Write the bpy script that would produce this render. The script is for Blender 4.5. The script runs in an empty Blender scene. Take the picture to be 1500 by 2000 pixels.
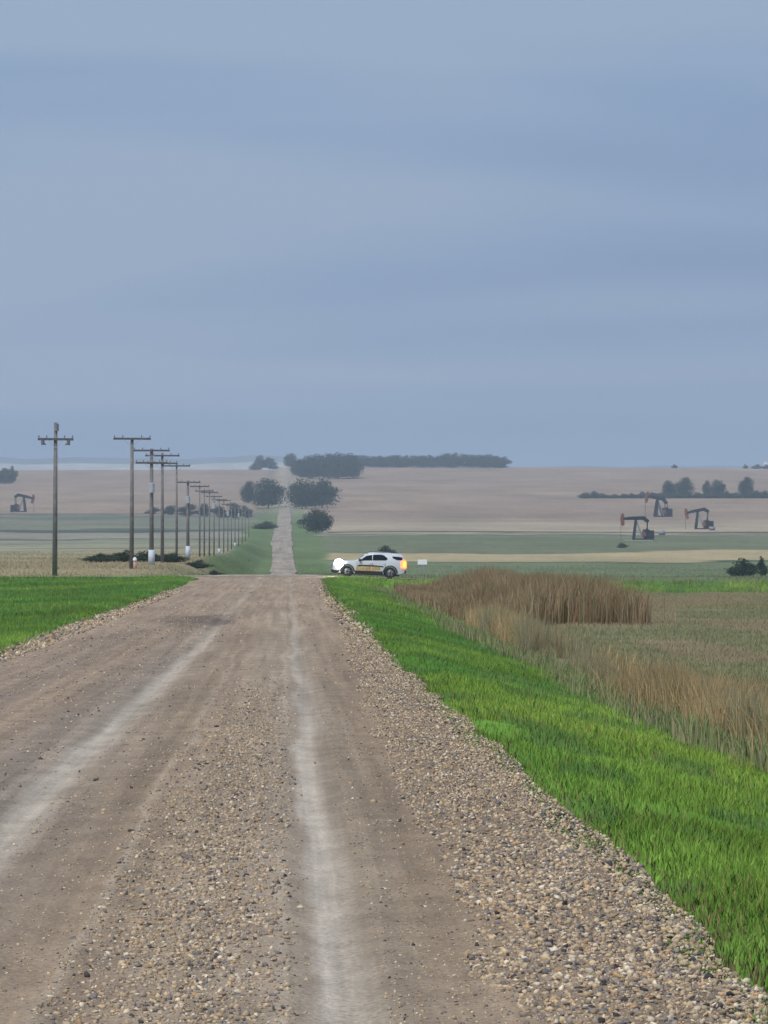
import bpy, bmesh, math
import numpy as np
from mathutils import Vector, Matrix

# ------------------------------------------------------------------ camera, sky, sun, exposure
SC = bpy.context.scene
COL = SC.collection
F, VX, VY, EYE = 8000.0, 560.0, 1075.0, 1.85     # focal length and vanishing point in photo pixels (1500 x 2000), eye height

cam_d = bpy.data.cameras.new('camera')
cam_d.sensor_fit = 'HORIZONTAL'; cam_d.sensor_width = 36.0
cam_d.lens = 36.0 * F / 1500.0
cam_d.shift_x = (750 - VX) / 1500.0
cam_d.shift_y = (VY - 1000) / 1500.0
cam_d.clip_start = 0.5; cam_d.clip_end = 40000
cam = bpy.data.objects.new('camera', cam_d); COL.objects.link(cam)
cam.location = (0, 0, EYE); cam.rotation_euler = (math.radians(90), 0, 0)
SC.camera = cam

SUN_EL, SUN_AZ = math.radians(55), math.radians(215)
world = bpy.data.worlds.new('World'); SC.world = world; world.use_nodes = True
nt = world.node_tree; nt.nodes.clear()
def N(t, kind, **kw):
    n = t.nodes.new(kind)
    for k, v in kw.items():
        setattr(n, k, v)
    return n
def mth(t, op, a, b=None, c=None, clamp=False):
    n = N(t, 'ShaderNodeMath', operation=op, use_clamp=clamp)
    for i, v in enumerate((a, b, c)):
        if v is None: continue
        if hasattr(v, 'is_output'): t.links.new(v, n.inputs[i])
        else: n.inputs[i].default_value = v
    return n.outputs[0]
def mixc(t, fac, a, b, mode='MIX'):
    n = N(t, 'ShaderNodeMix', data_type='RGBA', blend_type=mode)
    for i, v in ((0, fac), (6, a), (7, b)):
        if hasattr(v, 'is_output'): t.links.new(v, n.inputs[i])
        else: n.inputs[i].default_value = v if i == 0 else tuple(v) + ((1,) if len(v) == 3 else ())
    return n.outputs[2]
def noise(t, vec, scale, detail=3, rough=0.55, dist=0.0):
    n = N(t, 'ShaderNodeTexNoise')
    n.inputs['Scale'].default_value = scale; n.inputs['Detail'].default_value = detail
    n.inputs['Roughness'].default_value = rough; n.inputs['Distortion'].default_value = dist
    if vec is not None: t.links.new(vec, n.inputs['Vector'])
    return n.outputs[0]
def ramp(t, fac, stops):
    n = N(t, 'ShaderNodeValToRGB')
    el = n.color_ramp.elements
    while len(el) < len(stops): el.new(0.5)
    for e, (p, c) in zip(el, stops):
        e.position = p; e.color = (c, c, c, 1) if not hasattr(c, '__len__') else tuple(c) + (1,)
    t.links.new(fac, n.inputs[0])
    return n.outputs[0]
def mapping(t, vec, scale=(1, 1, 1), loc=(0, 0, 0), rot=(0, 0, 0)):
    n = N(t, 'ShaderNodeMapping')
    n.inputs['Scale'].default_value = scale; n.inputs['Location'].default_value = loc; n.inputs['Rotation'].default_value = rot
    t.links.new(vec, n.inputs['Vector'])
    return n.outputs[0]

# overcast: a Nishita sky behind an almost closed grey-blue cloud layer
sky = N(nt, 'ShaderNodeTexSky', sky_type='NISHITA', sun_disc=False)
sky.sun_elevation = SUN_EL; sky.sun_rotation = SUN_AZ
sky.air_density = 1.5; sky.dust_density = 2.0
tc = N(nt, 'ShaderNodeTexCoord')
sep = N(nt, 'ShaderNodeSeparateXYZ'); nt.links.new(tc.outputs['Generated'], sep.inputs[0])
zc = mth(nt, 'ADD', mth(nt, 'MAXIMUM', sep.outputs[2], 0.0), 0.16)
cmb = N(nt, 'ShaderNodeCombineXYZ')
nt.links.new(mth(nt, 'DIVIDE', sep.outputs[0], zc), cmb.inputs[0])
nt.links.new(mth(nt, 'DIVIDE', sep.outputs[1], zc), cmb.inputs[1])
cl1 = noise(nt, mapping(nt, cmb.outputs[0], (0.42, 1.05, 1), (20.3, 3.10, 0), (0, 0, 0.16)), 1.0, 3, 0.45, 0.5)
cl2 = noise(nt, mapping(nt, cmb.outputs[0], (1.9, 4.0, 1), (7.3, 2.2, 0), (0, 0, 0.12)), 1.0, 3, 0.5, 0.2)
cl = mth(nt, 'ADD', mth(nt, 'MULTIPLY', cl1, 0.86), mth(nt, 'MULTIPLY', cl2, 0.14))
cloud = ramp(nt, cl, [(0.41, (0.84, 1.27, 2.14)), (0.50, (1.06, 1.53, 2.42)), (0.59, (1.40, 1.80, 2.54))])
skycol = mixc(nt, 0.96, sky.outputs[0], cloud)
bg = N(nt, 'ShaderNodeBackground'); bg.inputs['Strength'].default_value = 0.1
nt.links.new(skycol, bg.inputs['Color'])
nt.links.new(bg.outputs[0], N(nt, 'ShaderNodeOutputWorld').inputs['Surface'])

sun_d = bpy.data.lights.new('sun', 'SUN'); sun_d.energy = 1.5; sun_d.angle = math.radians(35); sun_d.color = (1.0, 0.955, 0.89)
sun = bpy.data.objects.new('sun', sun_d); COL.objects.link(sun)
sd = Vector((math.sin(SUN_AZ) * math.cos(SUN_EL), math.cos(SUN_AZ) * math.cos(SUN_EL), math.sin(SUN_EL)))
sun.rotation_euler = sd.to_track_quat('Z', 'Y').to_euler()

vs = SC.view_settings
vs.view_transform = 'Standard'; vs.look = 'None'; vs.gamma = 1.0; vs.use_curve_mapping = False
vs.exposure = 1.12
SC.cycles.max_bounces = 5; SC.cycles.diffuse_bounces = 3; SC.cycles.volume_bounces = 1
SC.cycles.use_denoising = True
try: SC.cycles.denoiser = 'OPENIMAGEDENOISE'
except Exception: pass

rng = np.random.default_rng(11)

# ------------------------------------------------------------------ helpers
def tag(o, label=None, cat=None, group=None, kind=None):
    if label: o['label'] = label
    if cat: o['category'] = cat
    if group: o['group'] = group
    if kind: o['kind'] = kind
    return o
def link(name, me, mat=None, parent=None, loc=None):
    o = bpy.data.objects.new(name, me); COL.objects.link(o)
    if mat is not None and me is not None and len(me.materials) == 0: me.materials.append(mat)
    if parent is not None: o.parent = parent
    if loc is not None: o.location = loc
    return o
def empty(name, loc=(0, 0, 0), rz=0.0):
    o = bpy.data.objects.new(name, None); COL.objects.link(o)
    o.empty_display_size = 0.3; o.location = loc; o.rotation_euler = (0, 0, rz)
    return o
def mesh_np(name, verts, faces, col=None, smooth=False):
    """verts (n,3), faces (m,k) all the same k, col (n,3) per vertex."""
    me = bpy.data.meshes.new(name)
    verts = np.asarray(verts, np.float32); faces = np.asarray(faces, np.int32)
    m, k = faces.shape
    me.vertices.add(len(verts)); me.vertices.foreach_set('co', verts.ravel())
    me.loops.add(m * k); me.loops.foreach_set('vertex_index', faces.ravel())
    me.polygons.add(m); me.polygons.foreach_set('loop_start', np.arange(0, m * k, k, dtype=np.int32))
    if smooth: me.polygons.foreach_set('use_smooth', np.ones(m, bool))
    me.update(calc_edges=True)
    if col is not None:
        a = me.color_attributes.new('col', 'FLOAT_COLOR', 'POINT')
        c = np.ones((len(verts), 4), np.float32); c[:, :3] = col
        a.data.foreach_set('color', c.ravel())
    return me
def hash2(ix, iy, seed):
    h = (ix.astype(np.int64) * 374761393 + iy.astype(np.int64) * 668265263 + seed * 974634777) & 0x7fffffff
    h = ((h ^ (h >> 13)) * 1274126177) & 0x7fffffff
    return ((h ^ (h >> 16)) & 0xffff) / 65535.0
def vnoise(x, y, seed=0):
    x = np.asarray(x, float); y = np.asarray(y, float)
    ix, iy = np.floor(x), np.floor(y); fx, fy = x - ix, y - iy
    fx = fx * fx * (3 - 2 * fx); fy = fy * fy * (3 - 2 * fy)
    a, b = hash2(ix, iy, seed), hash2(ix + 1, iy, seed); c, d = hash2(ix, iy + 1, seed), hash2(ix + 1, iy + 1, seed)
    return (a * (1 - fx) + b * fx) * (1 - fy) + (c * (1 - fx) + d * fx) * fy
def sstep(a, b, x):
    t = np.clip((np.asarray(x, float) - a) / (b - a), 0, 1)
    return t * t * (3 - 2 * t)

# ------------------------------------------------------------------ materials
def new_mat(name):
    m = bpy.data.materials.new(name); m.use_nodes = True
    t = m.node_tree; t.nodes.clear()
    return m, t, N(t, 'ShaderNodeOutputMaterial')
def plain(name, col, rough=0.6, metal=0.0, var=0.15, scale=4.0, emit=None, es=0.0, spec=0.4, coat=0.0):
    m, t, out = new_mat(name)
    b = N(t, 'ShaderNodeBsdfPrincipled')
    tcn = N(t, 'ShaderNodeTexCoord')
    n = noise(t, tcn.outputs['Object'], scale, 4)
    v = ramp(t, n, [(0.3, 1 - var), (0.7, 1 + var)])
    t.links.new(mixc(t, 1.0, col, v, 'MULTIPLY'), b.inputs['Base Color'])
    b.inputs['Roughness'].default_value = rough; b.inputs['Metallic'].default_value = metal
    b.inputs['Specular IOR Level'].default_value = spec
    b.inputs['Coat Weight'].default_value = coat
    if emit:
        b.inputs['Emission Color'].default_value = tuple(emit) + (1,); b.inputs['Emission Strength'].default_value = es
    t.links.new(b.outputs[0], out.inputs['Surface'])
    return m
def leafy(name, trans=0.3, gain=1.0, lift=0.0):
    """blades and leaves: colour from the per-blade attribute"""
    m, t, out = new_mat(name)
    a = N(t, 'ShaderNodeVertexColor', layer_name='col')
    c = mixc(t, 1.0, a.outputs[0], (gain, gain, gain), 'MULTIPLY')
    d = N(t, 'ShaderNodeBsdfDiffuse'); tr = N(t, 'ShaderNodeBsdfTranslucent')
    t.links.new(c, d.inputs[0]); t.links.new(c, tr.inputs[0])
    if lift:                                     # a lawn is lit as a surface, not as single vertical blades
        g = N(t, 'ShaderNodeNewGeometry')
        vm = N(t, 'ShaderNodeMix', data_type='VECTOR'); vm.inputs[0].default_value = lift
        t.links.new(g.outputs['Normal'], vm.inputs[4]); vm.inputs[5].default_value = (0, 0, 1)
        vn = N(t, 'ShaderNodeVectorMath', operation='NORMALIZE'); t.links.new(vm.outputs[1], vn.inputs[0])
        t.links.new(vn.outputs[0], d.inputs['Normal'])
    mx = N(t, 'ShaderNodeMixShader'); mx.inputs[0].default_value = trans
    t.links.new(d.outputs[0], mx.inputs[1]); t.links.new(tr.outputs[0], mx.inputs[2])
    t.links.new(mx.outputs[0], out.inputs['Surface'])
    return m
def ground_mat(name):
    m, t, out = new_mat(name)
    a = N(t, 'ShaderNodeVertexColor', layer_name='col')
    tcn = N(t, 'ShaderNodeTexCoord'); v = tcn.outputs['Object']
    n1 = noise(t, mapping(t, v, (0.02, 0.008, 0.02)), 1.0, 5, 0.6)
    n2 = noise(t, mapping(t, v, (0.35, 0.12, 0.35)), 1.0, 4, 0.65)
    n3 = noise(t, mapping(t, v, (3.0, 2.0, 3.0)), 1.0, 3, 0.6)
    f = mth(t, 'MULTIPLY', mth(t, 'MULTIPLY', ramp(t, n1, [(0.3, 0.80), (0.7, 1.20)]), ramp(t, n2, [(0.3, 0.82), (0.7, 1.18)])),
            ramp(t, n3, [(0.3, 0.85), (0.7, 1.15)]))
    b = N(t, 'ShaderNodeBsdfDiffuse')
    cc = N(t, 'ShaderNodeCombineXYZ')
    for i in range(3): t.links.new(f, cc.inputs[i])
    t.links.new(mixc(t, 1.0, a.outputs[0], cc.outputs[0], 'MULTIPLY'), b.inputs[0])
    bp = N(t, 'ShaderNodeBump'); bp.inputs['Strength'].default_value = 0.5; bp.inputs['Distance'].default_value = 0.1
    t.links.new(n3, bp.inputs['Height']); t.links.new(bp.outputs[0], b.inputs['Normal'])
    t.links.new(b.outputs[0], out.inputs['Surface'])
    return m
M_ground = ground_mat('soil_and_grass')
M_grass = leafy('grass_blade', 0.22, lift=0.8)
M_dry = leafy('dry_blade', 0.2, lift=0.45)
M_leaf = leafy('tree_leaf', 0.15)
M_bark = plain('bark', (0.09, 0.07, 0.055), 0.9)
M_pole = plain('weathered_pole_wood', (0.165, 0.155, 0.155), 0.9, var=0.3, scale=3)
M_arm = plain('crossarm_wood', (0.10, 0.10, 0.105), 0.9, var=0.3)
M_ceram = plain('insulator_porcelain', (0.16, 0.17, 0.19), 0.4)
M_galv = plain('galvanised_steel', (0.42, 0.46, 0.52), 0.5, 0.3)
M_sleeve = plain('pale_plastic_guard', (0.50, 0.55, 0.62), 0.6)
M_steel_dark = plain('dark_machine_paint', (0.012, 0.014, 0.022), 0.7, var=0.3)
M_rust = plain('rusty_red_paint', (0.19, 0.068, 0.042), 0.8, var=0.4)
M_greyst = plain('grey_machine_steel', (0.22, 0.23, 0.25), 0.6)
M_white = plain('white_paint', (0.74, 0.75, 0.77), 0.5, var=0.05)
M_pink = plain('faded_orange_paint', (0.52, 0.27, 0.22), 0.7)
M_conc = plain('concrete_pad', (0.35, 0.33, 0.3), 0.9)

# ------------------------------------------------------------------ terrain
def smooth_profile(pts, Y):
    p = np.array(pts, float)
    yy = np.concatenate([np.linspace(-400, 400, 801), np.linspace(402, 15000, 7300)])
    zz = np.interp(yy, p[:, 0], p[:, 1])
    # smoothing in a window that grows with distance
    def box(z, a, b, w):
        k = np.ones(w) / w; s = np.convolve(np.pad(z, w // 2, mode='edge'), k, 'valid')[:len(z)]
        q = z.copy(); q[a:b] = s[a:b]; return q
    for _ in range(2):
        zz = box(zz, 0, 801, 13); zz = box(zz, 760, len(zz), 61)
    return np.interp(Y, yy, zz)
PR = [(-400, 0.3), (0, 0.02), (40, -0.04), (80, -0.18), (200, -0.13), (285, 0.0), (306, 0.02), (335, -0.35), (400, -1.7), (600, -2.5), (800, -2.0),
      (950, -1.1), (1100, 1.0), (1300, 4.4), (1500, 8.6), (2000, 16.2), (2700, 36.5), (3400, 62), (4000, 82.5), (4200, 84), (4700, 72), (5600, 60), (15000, 60)]
PL = [(-400, 0.3), (0, 0.02), (40, -0.04), (80, -0.18), (200, -0.25), (285, 0.0), (333, 0.36), (383, 0.42), (523, 0.85), (781, 0.9), (1118, 3.3),
      (1300, 5.2), (1500, 8.8), (2000, 16.2), (2700, 35.5), (3400, 60), (4000, 79.5), (4200, 81), (4700, 70), (5600, 60), (15000, 60)]
RC = -1.85                                       # road centre line
CY0, CY1 = 282.5, 290.0                          # cross road
def terrain(X, Y, road_cut=True):
    X = np.asarray(X, float); Y = np.asarray(Y, float)
    zr, zl = smooth_profile(PR, Y), smooth_profile(PL, Y)
    w = sstep(-5.0, -12.0, X) * sstep(288, 330, Y) + sstep(-50, -400, X) * sstep(1200, 2000, Y)
    w = np.clip(w, 0, 1)
    z = zr * (1 - w) + zl * w
    near = 1 - sstep(276, 283, Y)                # ditches up to the cross road
    r = X - 2.0
    dr = np.interp(r, [0, 0.6, 3.4, 4.6, 6, 14, 40, 120, 400], [0, 0.05, 0.66, 0.86, 0.92, 0.92, 0.80, 0.3, 0.0])
    dl = np.interp(-X - 5.7, [0, 1, 6, 12, 60, 300], [0, 0.06, 0.26, 0.30, 0.12, 0.0])
    z = z - near * (dr + dl)
    far = sstep(278, 284, Y) * (1 - sstep(296, 330, Y))   # cross road falls away to the right
    z = z - far * np.interp(X, [2, 3.5, 4.3, 7.2, 12, 20, 60, 400], [0, 0.0, 0.02, 0.13, 0.33, 0.46, 0.5, 0.2])
    amp = sstep(300, 900, Y)
    z = z + amp * (vnoise(X / 160, Y / 240, 3) - 0.5) * 1.0 * sstep(12, 60, np.abs(X - RC))
    z = z + amp * (vnoise(X / 700, Y / 900, 5) - 0.5) * 3.0 * sstep(1800, 3000, Y)
    lump = (vnoise(X / 1.7, Y / 3.1, 7) - 0.5) * 0.10 * (1 - sstep(300, 400, Y)) * (sstep(2.4, 4, X) + sstep(-6.4, -8, X)) * (1 - sstep(278, 282, Y) * (1 - sstep(292, 296, Y)))
    z = z + lump
    if road_cut:                                 # the bed lies a little below the gravel sheets
        onr = sstep(-5.7, -5.2, X) * (1 - sstep(1.4, 1.9, X)) * (1 - sstep(280, 284, Y))
        z = z - 0.10 * onr
    return z
def gz(x, y): return float(terrain(np.array([x]), np.array([y]))[0])
def on_ground(px, py, ymin=16, ymax=9000):
    """first ground point past ymin that shows at photo pixel (px, py)"""
    Y = np.concatenate([np.arange(max(16, ymin), 400, 0.5), np.arange(max(400, ymin), ymax, 2.0)])
    X = (px - VX) / F * Y
    row = VY - (terrain(X, Y) - EYE) * F / Y
    i = np.nonzero(row <= py)[0]
    i = i[0] if len(i) else len(Y) - 1
    return float(X[i]), float(Y[i]), gz(X[i], Y[i])
def at(px, Y): return (px - VX) / F * Y

YL = np.unique(np.concatenate([[-380, -250, -150, -80, -40, -20], np.arange(-10, 120, 1.0), np.arange(120, 310, 1.5), [CY0, CY1],
      np.geomspace(310, 4600, 330), np.linspace(4700, 7000, 12)]))
xs = np.concatenate([np.arange(-30, -8, 0.8), np.arange(-8, 8, 0.35), np.arange(8, 30, 0.8)])
ext = 30 * np.geomspace(1.04, 110, 75)
XL = np.unique(np.concatenate([-ext[::-1], xs, ext]))

def zone_color(X, Y):
    """what grows where: base colours of the strips of land"""
    jit = (vnoise(X / 18, Y / 30, 21) - 0.5) * 0.10 + (vnoise(X / 60, Y / 90, 22) - 0.5) * 0.12
    Yj = Y * (1 + jit * np.clip((Y - 300) / 900, 0, 1) * 0.55)
    GREEN = np.array([0.140, 0.285, 0.050]); OLIVE = np.array([0.150, 0.135, 0.070]); TAN = np.array([0.330, 0.270, 0.150])
    def band(edges, cols):
        out = np.zeros(X.shape + (3,)); out[:] = cols[0]
        for e, c in zip(edges, cols[1:]):
            w = sstep(e * 0.993, e * 1.007, Yj)[..., None]
            out = out * (1 - w) + np.array(c) * w
        return out
    right = band([700, 955, 968, 1125, 1140, 1420, 1440, 1475, 1490],
                 [(0.145, 0.175, 0.095), (0.155, 0.190, 0.105), (0.06, 0.08, 0.05), (0.36, 0.30, 0.175), (0.13, 0.14, 0.09), (0.150, 0.165, 0.100),  # thin dark band: tall-grass edge, its shade put into the colour
                  (0.07, 0.09, 0.07), (0.29, 0.27, 0.195), (0.13, 0.13, 0.10), (0.33, 0.275, 0.205)])
    left = band([430, 560, 760, 790, 980, 1010, 1150, 1290, 1330, 1480, 1560, 2050, 2150],
                [(0.30, 0.255, 0.155), (0.29, 0.245, 0.150), (0.34, 0.30, 0.18), (0.17, 0.175, 0.11), (0.29, 0.265, 0.17), (0.13, 0.145, 0.10), (0.26, 0.255, 0.175),
                 (0.21, 0.215, 0.15), (0.10, 0.11, 0.09), (0.25, 0.235, 0.185), (0.075, 0.09, 0.075), (0.18, 0.185, 0.13), (0.13, 0.145, 0.105), (0.24, 0.19, 0.15)])
    w = sstep(2, -8, X - RC + 3)[..., None]
    c = right * (1 - w) + left * w
    # green roadside strips along the far road
    d = np.abs(X - RC - 0.0)
    ed = np.interp(Y, [290, 340, 450, 700, 1500], [5.0, 5.5, 7.5, 10.5, 14]) * (1 + 0.35 * (vnoise(X * 0, Y / 70, 31) - 0.5))
    wg = ((1 - sstep(ed * 0.85, ed * 1.1, d)) * (1 - sstep(1900, 2600, Y)))[..., None]
    c = c * (1 - wg) + np.array([0.125, 0.170, 0.075]) * wg
    # this side of the cross road
    nr = np.zeros(X.shape + (3,)); nr[:] = GREEN
    wet = sstep(5.0, 6.6, X + (vnoise(X / 2, Y / 4, 41) - 0.5) * 1.4 - 2.5 * sstep(240, 275, Y))[..., None]
    slough = np.array([0.225, 0.200, 0.115]) + (vnoise(X / 3, Y / 9, 42)[..., None] - 0.5) * np.array([0.09, 0.05, 0.05])
    slough = slough * 0.75 + 0.25 * OLIVE
    nr = nr * (1 - wet) + slough * wet
    gv = (sstep(262, 270, Y) * sstep(8, 12, X))[..., None]
    nr = nr * (1 - gv) + GREEN * gv
    wn = (1 - sstep(290, 296, Y))[..., None]
    return c * (1 - wn) + nr * wn
def sheet(name, mat, xl, yl, zf, cf=None, smooth=True):
    X, Y = np.meshgrid(xl, yl)
    Z = zf(X, Y)
    v = np.stack([X, Y, Z], -1).reshape(-1, 3)
    nx, ny = len(xl), len(yl)
    i = (np.arange(ny - 1)[:, None] * nx + np.arange(nx - 1)[None, :]).ravel()
    f = np.stack([i, i + 1, i + 1 + nx, i + nx], -1)
    me = mesh_np(name, v, f, None if cf is None else cf(X, Y).reshape(-1, 3), smooth)
    return tag(link(name, me, mat), kind='structure')
ground = sheet('ground', M_ground, XL, YL, terrain, zone_color)

# the big stubble field on the far slope, either side of the road (two sheets on the ground)
def stubble_col(X, Y):
    c = np.zeros(X.shape + (3,)); c[:] = (0.285, 0.215, 0.160)
    lo = (1 - sstep(1850, 2050, Y + (vnoise(X / 90, Y / 60, 51) - 0.5) * 200))[..., None]
    c = c * (1 - lo) + np.array([0.335, 0.280, 0.205]) * lo
    dk = (np.exp(-((Y - 2120 - 80 * (vnoise(X / 200, Y * 0, 52) - .5)) / 70) ** 2) * 0.3)[..., None]
    c = c * (1 - dk) + np.array([0.17, 0.14, 0.115]) * dk
    return c * (0.92 + 0.16 * vnoise(X / 45, Y / 16, 53)[..., None])
def stubble(name, x0, x1, y0, y1):
    xl = np.concatenate([[x0], XL[(XL > x0) & (XL < x1)], [x1]]); yl = YL[(YL > y0) & (YL < y1)]
    return sheet(name, M_ground, xl, yl, lambda X, Y: terrain(X, Y, False) + 0.22, stubble_col)
stubble('stubble_field', 15.0, 3200, 1492, 4150)
stubble('stubble_field', -3200, -17.0, 2150, 4150)

# blue hills and the pale plain beyond the ridge
def hill_z(X, Y):
    px = VX + X / np.maximum(Y, 1) * F
    top = np.interp(px, [-1500, -400, -80, 60, 180, 250, 330, 400, 440, 500, 620, 800, 1100, 2200, 3500], [896, 896, 895, 896, 894, 896, 897, 895, 892, 891, 896, 908, 912, 912, 908])
    top = top + (vnoise(px / 45, px * 0, 61) - 0.5) * 5
    crest = EYE + (VY - top) / F * 9600
    return 58 + (crest - 58) * (0.78 * sstep(6600, 8600, Y) + 0.22 * sstep(9200, 9550, Y)) - 60 * sstep(9700, 11500, Y)
def hill_c(X, Y):
    w = sstep(9150, 9300, Y + 120 * (vnoise(X / 150, Y / 100, 62) - 0.5))[..., None]
    return np.array([0.40, 0.40, 0.36]) * (1 - w) + np.array([0.11, 0.13, 0.13]) * w
sheet('hills', M_ground, np.linspace(-4200, 5200, 320), np.linspace(6500, 11500, 90), hill_z, hill_c)

# ------------------------------------------------------------------ roads
def road_mat():
    m, t, out = new_mat('gravel_road_surface')
    tcn = N(t, 'ShaderNodeTexCoord'); v = tcn.outputs['Object']
    sp = N(t, 'ShaderNodeSeparateXYZ'); t.links.new(v, sp.inputs[0])
    wob = noise(t, mapping(t, v, (0.0, 0.05, 0.0)), 1.0, 2)
    wob2 = noise(t, mapping(t, v, (0.9, 0.14, 0.0), (4, 0, 0)), 1.0, 4, 0.6)
    x = mth(t, 'ADD', sp.outputs[0], mth(t, 'MULTIPLY', mth(t, 'SUBTRACT', wob, 0.5), 0.35))
    x = mth(t, 'ADD', x, mth(t, 'MULTIPLY', mth(t, 'SUBTRACT', wob2, 0.5), 0.36))
    fac = mth(t, 'DIVIDE', mth(t, 'ADD', x, 6.0), 8.4)
    def P(X): return (X + 6.0) / 8.4
    base = [(P(-5.7), (0.29, 0.235, 0.185)), (P(-4.6), (0.255, 0.205, 0.165)), (P(-3.7), (0.205, 0.172, 0.145)), (P(-3.1), (0.25, 0.20, 0.155)), (P(-2.55), (0.20, 0.172, 0.148)),
            (P(-2.05), (0.225, 0.198, 0.172)), (P(-1.93), (0.34, 0.318, 0.285)), (P(-1.75), (0.325, 0.300, 0.265)), (P(-1.62), (0.25, 0.212, 0.175)), (P(-1.25), (0.225, 0.185, 0.145)), (P(-1.02), (0.24, 0.195, 0.15)), (P(-0.97), (0.315, 0.272, 0.222)),
            (P(-0.9), (0.245, 0.198, 0.155)), (P(-0.5), (0.275, 0.232, 0.185)), (P(-0.08), (0.275, 0.235, 0.195)), (P(-0.03), (0.325, 0.285, 0.235)), (P(0.06), (0.27, 0.235, 0.195)), (P(0.14), (0.375, 0.352, 0.318)), (P(0.22), (0.345, 0.322, 0.288)),
            (P(0.30), (0.29, 0.262, 0.225)), (P(0.40), (0.235, 0.20, 0.16)), (P(0.8), (0.225, 0.182, 0.138)), (P(0.98), (0.225, 0.182, 0.14)), (P(1.9), (0.20, 0.162, 0.125))]
    r1 = N(t, 'ShaderNodeValToRGB'); el = r1.color_ramp.elements
    while len(el) < len(base): el.new(0.5)
    for e, (p, c) in zip(el, base): e.position = p; e.color = c + (1,)
    t.links.new(fac, r1.inputs[0])
    big = noise(t, mapping(t, v, (0.5, 0.06, 1)), 1.0, 4, 0.6)
    med = noise(t, mapping(t, v, (3.0, 1.2, 1)), 1.0, 4, 0.65)
    fine = noise(t, v, 38.0, 4, 0.7)
    # stripes fade out in the distance, where the surface is churned up
    blend = N(t, 'ShaderNodeMapRange'); blend.inputs[1].default_value = 55; blend.inputs[2].default_value = 150
    t.links.new(sp.outputs[1], blend.inputs[0])
    c = mixc(t, mth(t, 'MULTIPLY', blend.outputs[0], 0.72), r1.outputs[0], (0.272, 0.222, 0.175))
    # damp dark hollow in the left lane
    dx = mth(t, 'DIVIDE', mth(t, 'ADD', sp.outputs[0], 2.5), 1.45); dy = mth(t, 'DIVIDE', mth(t, 'SUBTRACT', sp.outputs[1], 117), 13.0)
    dd = mth(t, 'SQRT', mth(t, 'ADD', mth(t, 'MULTIPLY', dx, dx), mth(t, 'MULTIPLY', dy, dy)))
    wn = noise(t, mapping(t, v, (1.1, 0.16, 1)), 1.0, 4, 0.6)
    damp = ramp(t, mth(t, 'ADD', dd, mth(t, 'MULTIPLY', mth(t, 'SUBTRACT', wn, 0.5), 1.5)), [(0.40, 0.85), (1.15, 0.0)])
    c = mixc(t, damp, c, (0.125, 0.108, 0.095))
    damp2 = ramp(t, noise(t, mapping(t, v, (0.42, 0.035, 1), (2.7, 5.2, 0)), 1.0, 3, 0.55), [(0.56, 0.0), (0.68, 0.42)])
    c = mixc(t, damp2, c, (0.165, 0.145, 0.128))
    for nn, lo, hi in ((big, 0.84, 1.14), (med, 0.80, 1.18), (fine, 0.62, 1.34)):
        c = mixc(t, 1.0, c, ramp(t, nn, [(0.3, lo), (0.7, hi)]), 'MULTIPLY')
    streak = noise(t, mapping(t, v, (4.5, 0.045, 1), (1.3, 0, 0)), 1.0, 5, 0.65)
    c = mixc(t, 1.0, c, ramp(t, streak, [(0.3, 0.76), (0.7, 1.24)]), 'MULTIPLY')
    c = mixc(t, 1.0, c, (1.24, 1.15, 1.03), 'MULTIPLY')
    b = N(t, 'ShaderNodeBsdfPrincipled'); b.inputs['Roughness'].default_value = 0.95; b.inputs['Specular IOR Level'].default_value = 0.15
    t.links.new(c, b.inputs['Base Color'])
    bp = N(t, 'ShaderNodeBump'); bp.inputs['Strength'].default_value = 0.7; bp.inputs['Distance'].default_value = 0.02
    t.links.new(mth(t, 'ADD', fine, mth(t, 'MULTIPLY', med, 1.5)), bp.inputs['Height']); t.links.new(bp.outputs[0], b.inputs['Normal'])
    t.links.new(b.outputs[0], out.inputs['Surface'])
    return m
M_road = road_mat()
def road_edges(Y):
    l = -5.65 - 0.25 * sstep(150, 240, Y) - 1.2 * sstep(268, 283, Y) + (vnoise(Y / 1.1, Y * 0, 71) - 0.5) * 0.22 + (vnoise(Y / 9, Y * 0, 72) - 0.5) * 0.4
    r = 1.92 + 0.5 * sstep(180, 260, Y) + 0.9 * sstep(266, 283, Y) + (vnoise(Y / 0.8, Y * 0, 73) - 0.5) * 0.20 + (vnoise(Y / 7, Y * 0, 74) - 0.5) * 0.22
    return l, r
def track_relief(X, Y):
    rel = -0.03 * np.exp(-((X - 0.22) / 0.14) ** 2) - 0.03 * np.exp(-((X + 1.86) / 0.16) ** 2) + 0.012 * np.exp(-((X + 0.03) / 0.06) ** 2) + 0.012 * np.exp(-((X - 0.46) / 0.07) ** 2) + 0.012 * np.exp(-((X + 0.97) / 0.06) ** 2) + 0.03 * np.exp(-((X - 1.35) / 0.4) ** 2) + 0.015 * np.exp(-((X + 0.45) / 0.35) ** 2)
    rel = rel + 0.03 * np.exp(-((X + 4.9) / 0.5) ** 2) + (vnoise(X / 0.35, Y / 1.3, 75) - 0.5) * 0.02
    return rel
def road_z(X, Y):
    return terrain(X, Y, False) + 0.02 + track_relief(X, Y) * (1 - sstep(150, 270, Y))
yl = np.unique(np.concatenate([[-200, -100, -50], np.arange(-20, 12, 2.0), np.arange(12, 60, 0.3), np.arange(60, CY0 - 0.4, 0.8), [CY0 - 0.02]]))
u = np.linspace(0, 1, 190)
U, YY = np.meshgrid(u, yl); L, R = road_edges(YY)
XX = L + (R - L) * U
ZZ = road_z(XX, YY)
ef = np.minimum(U, 1 - U) * (R - L)
ZZ = ZZ - 0.13 * (1 - sstep(0.0, 0.22, ef))
nx, ny = len(u), len(yl)
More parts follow.
